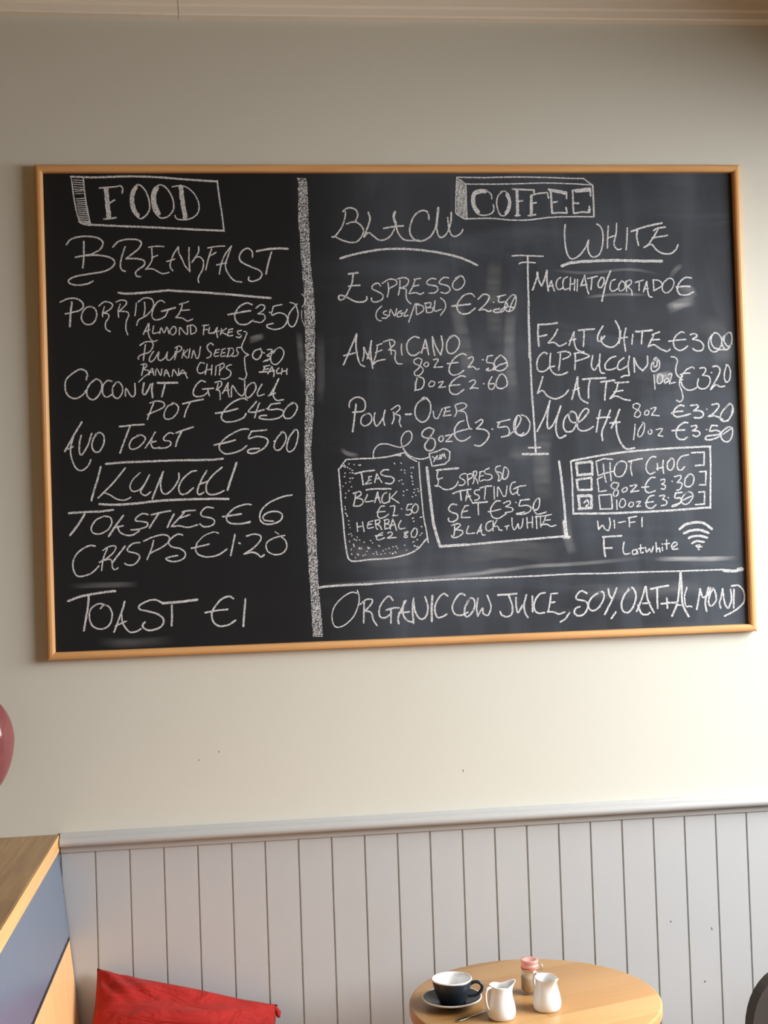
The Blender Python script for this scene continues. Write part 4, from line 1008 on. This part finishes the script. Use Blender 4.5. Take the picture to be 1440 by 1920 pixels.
def lean_panel(name, y0, y1, z0, z1, mat, th=.018, out=0.0):
    v = [cl((px(z) + out, y, z)) for y, z in ((y0, z0), (y1, z0), (y1, z1), (y0, z1))]
    v += [cl((px(z) + out - th, y, z)) for y, z in ((y0, z0), (y1, z0), (y1, z1), (y0, z1))]
    return pyd(name, v, [(0, 1, 2, 3), (7, 6, 5, 4), (0, 4, 5, 1), (1, 5, 6, 2), (2, 6, 7, 3), (3, 7, 4, 0)], mat, counter)
lean_panel('front_panel', -1.74, -0.012, 0.812, 1.018, M_blue)
yb = -0.012
for wdt in (0.285, 0.30, 0.29, 0.30, 0.30, 0.24):
    lean_panel('pine_board', yb - wdt + .0015, yb, 0.46, 0.8045, M_pine)
    yb -= wdt
# zigzag black strip added for the shaded gap between the two
v = []; f = []
n = 86
for i in range(n + 1):
    y = -0.014 - i * 0.02
    h = .0035 if i % 2 else .0012
    for z in (0.8035, 0.8095 + h):
        v.append(cl((px(z) + .001, y, z)))
    for z in (0.8035, 0.8095 + h):
        v.append(cl((px(z) - .014, y, z)))
for i in range(n):
    a = 4 * i
    f += [(a, a + 4, a + 5, a + 1), (a + 1, a + 5, a + 7, a + 3), (a + 3, a + 7, a + 6, a + 2), (a + 2, a + 6, a + 4, a)]
f += [(0, 1, 3, 2), (4 * n, 4 * n + 2, 4 * n + 3, 4 * n + 1)]
pyd('dark_seam_strip', v, f, M_black, counter)
box('plinth', cl((-0.66, -1.70, 0.0)), cl((-0.612, -0.012, 0.455)), M_pine, counter, bev=.002)
lean_panel('painted_gap_shade', -0.0119, -0.0045, 0.46, 1.018, M_black, out=-.0005)  # black strip stands in for the shade between panel and wall
box('cabinet_body', cl((-1.40, -1.70, 0.0)), cl((-0.675, -0.012, 1.018)), M_black, counter)

# ------------------------------------------------------------------ balloon
M_bal, nt, b = new_mat('pink_balloon_rubber')
b.inputs['Base Color'].default_value = lin(148, 88, 90)
b.inputs['Roughness'].default_value = 0.12; b.inputs['Specular IOR Level'].default_value = 0.6
b.inputs['Coat Weight'].default_value = 0.4
tl = node(nt, 'ShaderNodeBsdfTranslucent'); tl.inputs['Color'].default_value = lin(196, 122, 122)
tp = node(nt, 'ShaderNodeBsdfTransparent'); tp.inputs['Color'].default_value = (0.9, 0.62, 0.6, 1)
m1 = node(nt, 'ShaderNodeMixShader'); m1.inputs[0].default_value = 0.35
m2_ = node(nt, 'ShaderNodeMixShader'); m2_.inputs[0].default_value = 0.38
nt.links.new(b.outputs[0], m1.inputs[1]); nt.links.new(tl.outputs[0], m1.inputs[2])
nt.links.new(m1.outputs[0], m2_.inputs[1]); nt.links.new(tp.outputs[0], m2_.inputs[2])
nt.links.new(m2_.outputs[0], nt.nodes['Material Output'].inputs['Surface'])
M_string = simple('pale_ribbon', (0.6, 0.5, 0.48, 1), 0.6)
M_dark = simple('dark_red_weight', (0.12, 0.02, 0.03, 1), 0.4)
bal = empty('balloon', (-0.777, -0.30, 1.058), 'glossy translucent pink balloon over the counter, cut off by the left edge', 'balloon')
prof = []
for i in range(0, 25):
    t = -math.pi / 2 + math.pi * i / 24
    r = 0.075 * math.cos(t); z = (0.103 if t > 0 else 0.124) * math.sin(t)
    if t < 0: r *= 1 - 0.06 * math.sin(-t * 1.2)
    prof.append((max(0, r), z + 1.334 - 1.058))
prof[0] = (0.004, prof[0][1]); prof[-1] = (0.0, prof[-1][1])
lathe('balloon_skin', prof, M_bal, bal, 48)
zb = prof[0][1]
lathe('knot', [(0.0, zb + .002), (.004, zb), (.003, zb - .005), (.008, zb - .013), (.007, zb - .0145), (0, zb - .010)], M_bal, bal, 20)
tube('string', [(0, 0, zb - .008), (.002, .001, zb - .05), (-.001, 0, .05), (0, 0, .012)], .0009, M_string, bal, 6)
lathe('weight', [(0, 0), (.016, 0), (.018, .003), (.016, .012), (.004, .016), (0, .016)], M_dark, bal, 24)

# ------------------------------------------------------------------ bench and cushion
M_bench = wood('bench_pine', lin(190, 140, 90), lin(212, 165, 112), 'X', 0.45)
bench = empty('bench', (-0.23, -0.20, 0.0), 'low pale wooden bench against the wainscot under the red cushion', 'bench')
box('seat', (-0.35, -0.17, 0.365), (0.35, 0.17, 0.395), M_bench, bench, bev=.004)
for sx in (-.30, .30):
    for sy in (-.13, .13):
        box('leg', (sx - .022, sy - .022, 0), (sx + .022, sy + .022, 0.365), M_bench, bench, bev=.003)

M_red, nt, b = new_mat('red_cotton')
b.inputs['Roughness'].default_value = 0.85; b.inputs['Specular IOR Level'].default_value = 0.2
b.inputs['Sheen Weight'].default_value = 0.08; b.inputs['Sheen Tint'].default_value = (1, .4, .35, 1)
tc = node(nt, 'ShaderNodeTexCoord'); n1 = node(nt, 'ShaderNodeTexNoise'); n1.inputs['Scale'].default_value = 7; n1.inputs['Detail'].default_value = 6
nt.links.new(tc.outputs['Object'], n1.inputs['Vector'])
mx = node(nt, 'ShaderNodeMix', data_type='RGBA'); mx.inputs['A'].default_value = (0.28, 0.014, 0.012, 1); mx.inputs['B'].default_value = (0.40, 0.022, 0.017, 1)
nt.links.new(n1.outputs['Fac'], mx.inputs['Factor']); nt.links.new(mx.outputs['Result'], b.inputs['Base Color'])
n2 = node(nt, 'ShaderNodeTexNoise'); n2.inputs['Scale'].default_value = 9; n2.inputs['Detail'].default_value = 3; n2.inputs['Distortion'].default_value = 1.4
mp = node(nt, 'ShaderNodeMapping'); mp.inputs['Scale'].default_value = (.7, 1.5, 2.2); mp.inputs['Rotation'].default_value = (0, .35, 0)
nt.links.new(tc.outputs['Object'], mp.inputs['Vector']); nt.links.new(mp.outputs['Vector'], n2.inputs['Vector'])
bp = node(nt, 'ShaderNodeBump'); bp.inputs['Strength'].default_value = .8; bp.inputs['Distance'].default_value = .03
nt.links.new(n2.outputs['Fac'], bp.inputs['Height']); nt.links.new(bp.outputs['Normal'], b.inputs['Normal'])
TL = Vector((-0.567, -0.026, 0.734)); TR = Vector((-0.134, -0.034, 0.617))
eu = (TR - TL); Lu = eu.length; eu.normalize()
inwall = Vector((-0.17, 0, -0.98)).normalized()
ev = (inwall * 0.72 + Vector((0, -0.69, 0))).normalized()
en = eu.cross(ev).normalized()
if en.y > 0: en = -en
LV = 0.31
NU = NV = 56
v = []; f = []
def pillow(u, w_, s):
    a = 2 * u - 1; c = 2 * w_ - 1
    pin = 0.030
    uu = u - pin * a * (1 - c * c) * abs(a) ** 3 * 1.0      # sides drawn in between the corners
    vv = w_ - pin * c * (1 - a * a) * abs(c) ** 3 * 1.0
    h = max(0, (1 - a ** 2)) ** .55 * max(0, (1 - c ** 2)) ** .55
    cr = math.exp(-((u - .08) ** 2 + (w_ - .1) ** 2) / .02)
    fold = .010 * math.sin((u * 1.6 + w_ * 2.4) * 9 + 1.5 * math.sin(u * 7)) * h + .010 * cr * math.sin((u - w_ * .7) * 46) * h ** .4
    fold += .006 * math.sin(w_ * 17 + u * 3 + .8 * math.sin(u * 11)) * h * (1 - w_)
    return TL + eu * (uu * Lu) + ev * (vv * LV) + eu * (.012 * math.sin(math.pi * w_) * max(0, u - .8) * 5) + en * ((.085 * h + fold) if s > 0 else -.022 * h)
idx = {}
for s in (1, -1):
    for i in range(NU + 1):
        for j in range(NV + 1):
            edge = i in (0, NU) or j in (0, NV)
            if s == -1 and edge:
                idx[(s, i, j)] = idx[(1, i, j)]; continue
            idx[(s, i, j)] = len(v); v.append(tuple(pillow(i / NU, j / NV, s)))
for s in (1, -1):
    for i in range(NU):
        for j in range(NV):
            f.append((idx[(s, i, j)], idx[(s, i + 1, j)], idx[(s, i + 1, j + 1)], idx[(s, i, j + 1)]))
cush = empty('cushion', (-0.40, -0.25, 0.395), 'red cotton cushion propped against the wainscot beside the counter', 'cushion')
cb = pyd('cushion_cover', v, f, M_red, cush, True)
loc = Vector(cush.location)
zmin = min(q.co.z for q in cb.data.vertices)
for q in cb.data.vertices:
    q.co = q.co - loc
# corner tuft poking out at the right end of the top seam
kn = TR - loc
tube('corner_tuft', [tuple(kn + eu * -.022 + ev * .006), tuple(kn + eu * -.006 + ev * .010), tuple(kn + eu * .004 + ev * .019), tuple(kn + eu * .005 + ev * .030)], [.003, .008, .0085, .005], M_red, cush, 12, .7)

# ------------------------------------------------------------------ round table
TX, TY, TZ, TRD = 0.427, -0.412, 0.72, 0.2785
table = empty('cafe_table', (TX, TY, 0.0), 'small round table with a pale oak top in front of the wainscot', 'table')
M_tt, nt, b = new_mat('oak_parquet_top')
b.inputs['Roughness'].default_value = 0.33; b.inputs['Specular IOR Level'].default_value = 0.45
tc = node(nt, 'ShaderNodeTexCoord')
def strips(rot, row, ln, offset):
    mp = node(nt, 'ShaderNodeMapping'); mp.inputs['Rotation'].default_value = (0, 0, rot); mp.inputs['Location'].default_value = offset
    nt.links.new(tc.outputs['Object'], mp.inputs['Vector'])
    br = node(nt, 'ShaderNodeTexBrick'); br.inputs['Scale'].default_value = 1; br.inputs['Brick Width'].default_value = ln; br.inputs['Row Height'].default_value = row
    br.inputs['Mortar Size'].default_value = .0004; br.inputs['Mortar Smooth'].default_value = 1.0
    br.inputs['Color1'].default_value = lin(166, 122, 72); br.inputs['Color2'].default_value = lin(186, 146, 94); br.inputs['Mortar'].default_value = lin(140, 98, 58)
    nt.links.new(mp.outputs['Vector'], br.inputs['Vector'])
    ms = node(nt, 'ShaderNodeMapping'); ms.inputs['Scale'].default_value = (3, 60, 1)
    nt.links.new(mp.outputs['Vector'], ms.inputs['Vector'])
    n = node(nt, 'ShaderNodeTexNoise'); n.inputs['Scale'].default_value = 1.5; n.inputs['Detail'].default_value = 6; n.inputs['Distortion'].default_value = .5
    nt.links.new(ms.outputs['Vector'], n.inputs['Vector'])
    r = node(nt, 'ShaderNodeMapRange'); r.inputs['To Min'].default_value = .86; r.inputs['To Max'].default_value = 1.12
    nt.links.new(n.outputs['Fac'], r.inputs['Value'])
    mu = node(nt, 'ShaderNodeMix', data_type='RGBA', blend_type='MULTIPLY'); mu.inputs['Factor'].default_value = 1
    nt.links.new(br.outputs['Color'], mu.inputs['A']); nt.links.new(r.outputs['Result'], mu.inputs['B'])
    return mu.outputs['Result']
nt.links.new(strips(math.radians(-18), .092, .9, (0.03, .02, 0)), b.inputs['Base Color'])
lathe('tabletop', [(0, TZ - .026), (TRD - .004, TZ - .026), (TRD - .001, TZ - .024), (TRD, TZ - .020), (TRD, TZ - .005), (TRD - .0015, TZ - .0015), (TRD - .005, TZ), (0, TZ)], M_tt, table, 128)
M_iron = simple('black_cast_iron', (0.02, 0.02, 0.022, 1), 0.45, metal=.6)
lathe('pedestal', [(0, .02), (.03, .02), (.03, .05), (.024, .07), (.024, .66), (.05, .675), (.10, .685), (.10, TZ - .026), (0, TZ - .026)], M_iron, table, 40)
lathe('base_plate', [(0, 0), (.20, 0), (.20, .008), (.19, .014), (.05, .024), (0, .026)], M_iron, table, 64)

# ------------------------------------------------------------------ crockery
M_slateglaze = simple('dark_slate_glaze', (0.020, 0.027, 0.036, 1), 0.22, 0.32)
M_white = simple('white_porcelain', (0.80, 0.80, 0.79, 1), 0.14, 0.5, coat=.25)
M_rimw = simple('bare_white_rim', (0.62, 0.61, 0.58, 1), 0.3, 0.5)
M_steel = simple('brushed_steel', (0.55, 0.54, 0.52, 1), 0.22, 0.5, metal=1.0)

SX, SY = 0.2420, -0.4135
saucer = empty('saucer', (SX, SY, TZ), 'dark slate saucer with a white rim on the left of the round table', 'saucer')
R_ = 0.0655
lathe('dish', [(0, .004), (.020, .004), (.022, 0.0), (.028, 0.0), (.031, .004), (.045, .009), (.060, .0145), (.0640, .0165), (.0645, .0185), (.0622, .0190), (.056, .0165), (.044, .0115), (.031, .0075), (.0285, .0065), (.0275, .0055), (0, .0055)], M_slateglaze, saucer, 96)
lathe('rim', [(.0625, .0150), (.0650, .0166), (.0658, .0185), (.0652, .0200), (.0635, .0203), (.0620, .0194), (.0632, .0182)], M_rimw, saucer, 96, close=True)

cup = empty('coffee_cup', (SX + .001, SY, TZ + .0058), 'dark slate cup with white inside on the dark saucer', 'cup')
CH = 0.0530
outer = [(0, .003), (.020, .003), (.0215, 0.0), (.0255, 0.0), (.0275, .0025), (.0315, .009), (.0355, .018), (.0390, .028), (.0415, .038), (.0430, .046), (.0436, CH - .0015)]
lathe('body', outer + [(.0430, CH - .0015), (.0412, .040), (.0386, .029), (.0352, .019), (.0290, .0095), (.018, .0048), (0, .0045)], M_slateglaze, cup, 96)
lathe('inside_glaze', [(.0437, CH - .0022), (.0442, CH - .0008), (.0438, CH + .0006), (.0426, CH + .0009), (.0415, CH - .0010), (.0400, .041), (.0375, .029), (.034, .019), (.028, .0105), (.018, .0066), (0, .0060)], M_white, cup, 96)
h0 = math.radians(-10)
def hp(r, z): return (r * math.cos(h0), r * math.sin(h0), z)
tube('handle', crom([hp(.0405, .0400), hp(.048, .0445), hp(.058, .0440), hp(.0655, .0370), hp(.0645, .0270), hp(.056, .0185), hp(.045, .0155), hp(.034, .0160)], .002), .0036, M_slateglaze, cup, 14, 1.0)

def jug(loc, ang, label, hang):
    root = empty('milk_jug', loc, label, 'jug', 'white milk jugs on the round table')
    pr = [(0, .0025), (.020, .0025), (.0215, 0.0), (.0255, 0.0), (.0285, .0030), (.0305, .0085), (.0313, .0155), (.0305, .0240), (.0282, .0340), (.0258, .0440), (.0240, .0530), (.0233, .0600), (.0238, .0655), (.0246, .0690)]
    inn = [(.0236, .0700), (.0226, .0680), (.0216, .0600), (.0222, .0530), (.0242, .0430), (.0270, .0310), (.0285, .0200), (.0275, .0100), (.018, .0050), (0, .0045)]
    v, f = lathe_data(pr + inn, 72)
    out = []
    for x, y, z in v:
        r = math.hypot(x, y); a = math.atan2(y, x)
        if z > .044 and r > .005:
            d = (a - ang + math.pi) % (2 * math.pi) - math.pi
            t = min(1.0, max(0, (z - .044) / .026)) ** 1.6
            sp = math.exp(-(d / .42) ** 2)
            r2 = r + t * (.0125 * sp) - t * .0025 * math.exp(-((abs(d) - .95) / .4) ** 2)
            z += t * (.0050 * sp) - t * .0028 * math.exp(-((abs(d) - 1.1) / .5) ** 2) + t * .002 * math.exp(-((abs(d) - math.pi) / .5) ** 2)
            x, y = r2 * math.cos(a), r2 * math.sin(a)
        out.append((x, y, z))
    pyd('jug_body', out, f, M_white, root, True)
    def q(r, z): return (r * math.cos(hang), r * math.sin(hang), z)
    tube('handle', crom([q(.0235, .0660), q(.0290, .0690), q(.0360, .0665), q(.0395, .0590), q(.0400, .0490), q(.0385, .0390), q(.0355, .0290), q(.0300, .0215)], .002), .0036, M_white, root, 12, .7)
    return root
jug((0.3330, -0.5085, TZ), math.radians(18), 'white porcelain milk jug nearest the cup, its spout turned to the right', math.radians(205))
jug((0.4395, -0.4800, TZ), math.radians(-62), 'white porcelain milk jug in front of the sugar jar, spout facing out', math.radians(118))

# sugar jar
jar = empty('sugar_jar', (0.4275, -0.3720, TZ), 'small clip-top glass jar of brown sugar behind the jugs', 'jar')
M_glass, nt, b = new_mat('clear_glass')
nt.nodes.remove(b)
tr = node(nt, 'ShaderNodeBsdfTransparent'); tr.inputs['Color'].default_value = (.98, .985, .98, 1)
gl = node(nt, 'ShaderNodeBsdfGlossy'); gl.inputs['Roughness'].default_value = 0.05
fr_ = node(nt, 'ShaderNodeLayerWeight'); fr_.inputs['Blend'].default_value = .35
mr = node(nt, 'ShaderNodeMapRange'); mr.inputs['To Min'].default_value = .03; mr.inputs['To Max'].default_value = .42
nt.links.new(fr_.outputs['Facing'], mr.inputs['Value'])
ms = node(nt, 'ShaderNodeMixShader'); nt.links.new(mr.outputs[0], ms.inputs[0])
nt.links.new(tr.outputs[0], ms.inputs[1]); nt.links.new(gl.outputs[0], ms.inputs[2])
nt.links.new(ms.outputs[0], nt.nodes['Material Output'].inputs['Surface'])
M_sugar = simple('brown_sugar', (0.72, 0.52, 0.33, 1), 0.9, 0.2, .35, 900, .6, 1200)
M_seal = simple('orange_rubber_seal', (0.62, 0.15, 0.07, 1), 0.45)
M_lid, nt, b = new_mat('pink_tinted_glass')
b.inputs['Base Color'].default_value = (0.80, 0.47, 0.43, 1); b.inputs['Roughness'].default_value = .08; b.inputs['Coat Weight'].default_value = .5
tr = node(nt, 'ShaderNodeBsdfTransparent'); tr.inputs['Color'].default_value = (.95, .72, .70, 1)
ms = node(nt, 'ShaderNodeMixShader'); ms.inputs[0].default_value = .45
nt.links.new(b.outputs[0], ms.inputs[1]); nt.links.new(tr.outputs[0], ms.inputs[2]); nt.links.new(ms.outputs[0], nt.nodes['Material Output'].inputs['Surface'])
lathe('glass_body', [(0, .002), (.017, .0), (.020, .0015), (.0215, .005), (.0217, .040), (.0210, .044), (.0185, .049), (.0172, .052), (.0172, .055), (.0160, .055), (.0160, .052), (.0172, .048), (.0196, .043), (.0202, .040), (.0200, .006), (.016, .004), (0, .004)], M_glass, jar, 48)
lathe('sugar', [(0, .0045), (.016, .0045), (.0197, .007), (.0199, .036), (.012, .0375), (0, .0385)], M_sugar, jar, 40)
lathe('rubber_seal', [(.0168, .0552), (.0196, .0552), (.0200, .0565), (.0196, .0578), (.0168, .0578)], M_seal, jar, 40, close=True)
lathe('lid', [(0, .0580), (.0185, .0580), (.0200, .0595), (.0204, .0620), (.0190, .0645), (.0180, .0660), (.0196, .0690), (.0204, .0725), (.0196, .0750), (.014, .0745), (.010, .0715), (0, .0700)], M_lid, jar, 48)
tube('wire_clasp', crom([(.019, -.006, .051), (.026, -.006, .050), (.028, -.004, .057), (.0265, 0, .064), (.028, .004, .057), (.026, .006, .050), (.019, .006, .051)], .002), .0010, M_steel, jar, 8)
tube('wire_loop', [(.0178 * math.cos(a), .0178 * math.sin(a), .0512) for a in [2 * math.pi * i / 40 for i in range(41)]], .0009, M_steel, jar, 8)

# spoon, lying behind the left jug
spoon = empty('teaspoon', (0.233, -0.514, TZ), 'steel teaspoon lying on the table behind the left jug', 'spoon', rot=(0, 0, math.atan2(.064, .115)))
def spoon_mesh():
    v = []; f = []
    st = [(0.0, .0030, .0016), (.004, .0050, .0017), (.014, .0052, .0018), (.030, .0036, .0020), (.050, .0024, .0026), (.070, .0020, .0036), (.084, .0024, .0040), (.090, .0060, .0036), (.098, .0105, .0028), (.108, .0122, .0022), (.118, .0110, .0022), (.126, .0066, .0028), (.129, .0015, .0034)]
    n = 9
    for x, w, z in st:
        for side in (1, -1):
            for k in range(n):
                a = -1 + 2 * k / (n - 1)
                dip = 0
                if x > .085: dip = -.0022 * (1 - a * a) * min(1, (x - .085) / .012) * min(1, (.131 - x) / .008)
                zz = z + dip + .0006 * side * (1 - a * a) ** .5 + (.0018 * a * a if x > .088 else 0)
                v.append((x, a * w, max(.0003, zz)))
    m = 2 * n
    for i in range(len(st) - 1):
        for s in (0, n):
            for k in range(n - 1):
                a = i * m + s + k
                f.append((a, a + 1, a + m + 1, a + m))
        for k in (0, n - 1):
            a = i * m + k
            f.append((a, a + n, a + n + m, a + m))
    for i in (0, len(st) - 1):
        for k in range(n - 1):
            a = i * m + k
            f.append((a, a + 1, a + n + 1, a + n))
    return v, f
v, f = spoon_mesh()
pyd('spoon_body', v, f, M_steel, spoon, True)

# ------------------------------------------------------------------ dark chair at the right edge
M_chair = simple('dark_brown_leather', (0.030, 0.022, 0.017, 1), 0.5, 0.4, .2, 20)
M_cw = simple('dark_stained_wood', (0.035, 0.024, 0.018, 1), 0.45, 0.4, .2, 12)
chair = empty('chair', (1.100, -0.50, -0.0), 'dark brown chair just peeking in at the bottom right corner', 'chair', rot=(0, 0, math.radians(6)))
bm = bmesh.new()
pts = []
for i in range(25):
    a = math.pi * i / 24
    ca, sa = math.cos(a), math.sin(a)
    pts.append((0.215 * math.copysign(abs(ca) ** .7, ca), 0.60 + .175 * abs(sa) ** .7))
pts += [(-.20, .44), (.20, .44)]
a_ = [bm.verts.new((x, .0 + .04 * (z - .45) + .03 * (1 - (x / .22) ** 2), z)) for x, z in pts]
c_ = [bm.verts.new((x, .035 + .04 * (z - .45) + .03 * (1 - (x / .22) ** 2), z)) for x, z in pts]
bm.faces.new(a_); bm.faces.new(c_[::-1])
for i in range(len(pts)):
    j = (i + 1) % len(pts); bm.faces.new((a_[i], c_[i], c_[j], a_[j]))
bmesh.ops.triangulate(bm, faces=[fc for fc in bm.faces if len(fc.verts) > 4])
from_bm('backrest', bm, M_chair, chair)
box('seat', (-.215, -.40, .42), (.215, .03, .47), M_chair, chair, bev=.012, seg=3)
for x in (-.19, .19):
    for y in (-.37, .0):
        tube('leg', [(x, y, .422), (x * 1.04, y * 1.02, .2), (x * 1.08, y * 1.05, 0.0)], [.020, .017, .013], M_cw, chair, 10)
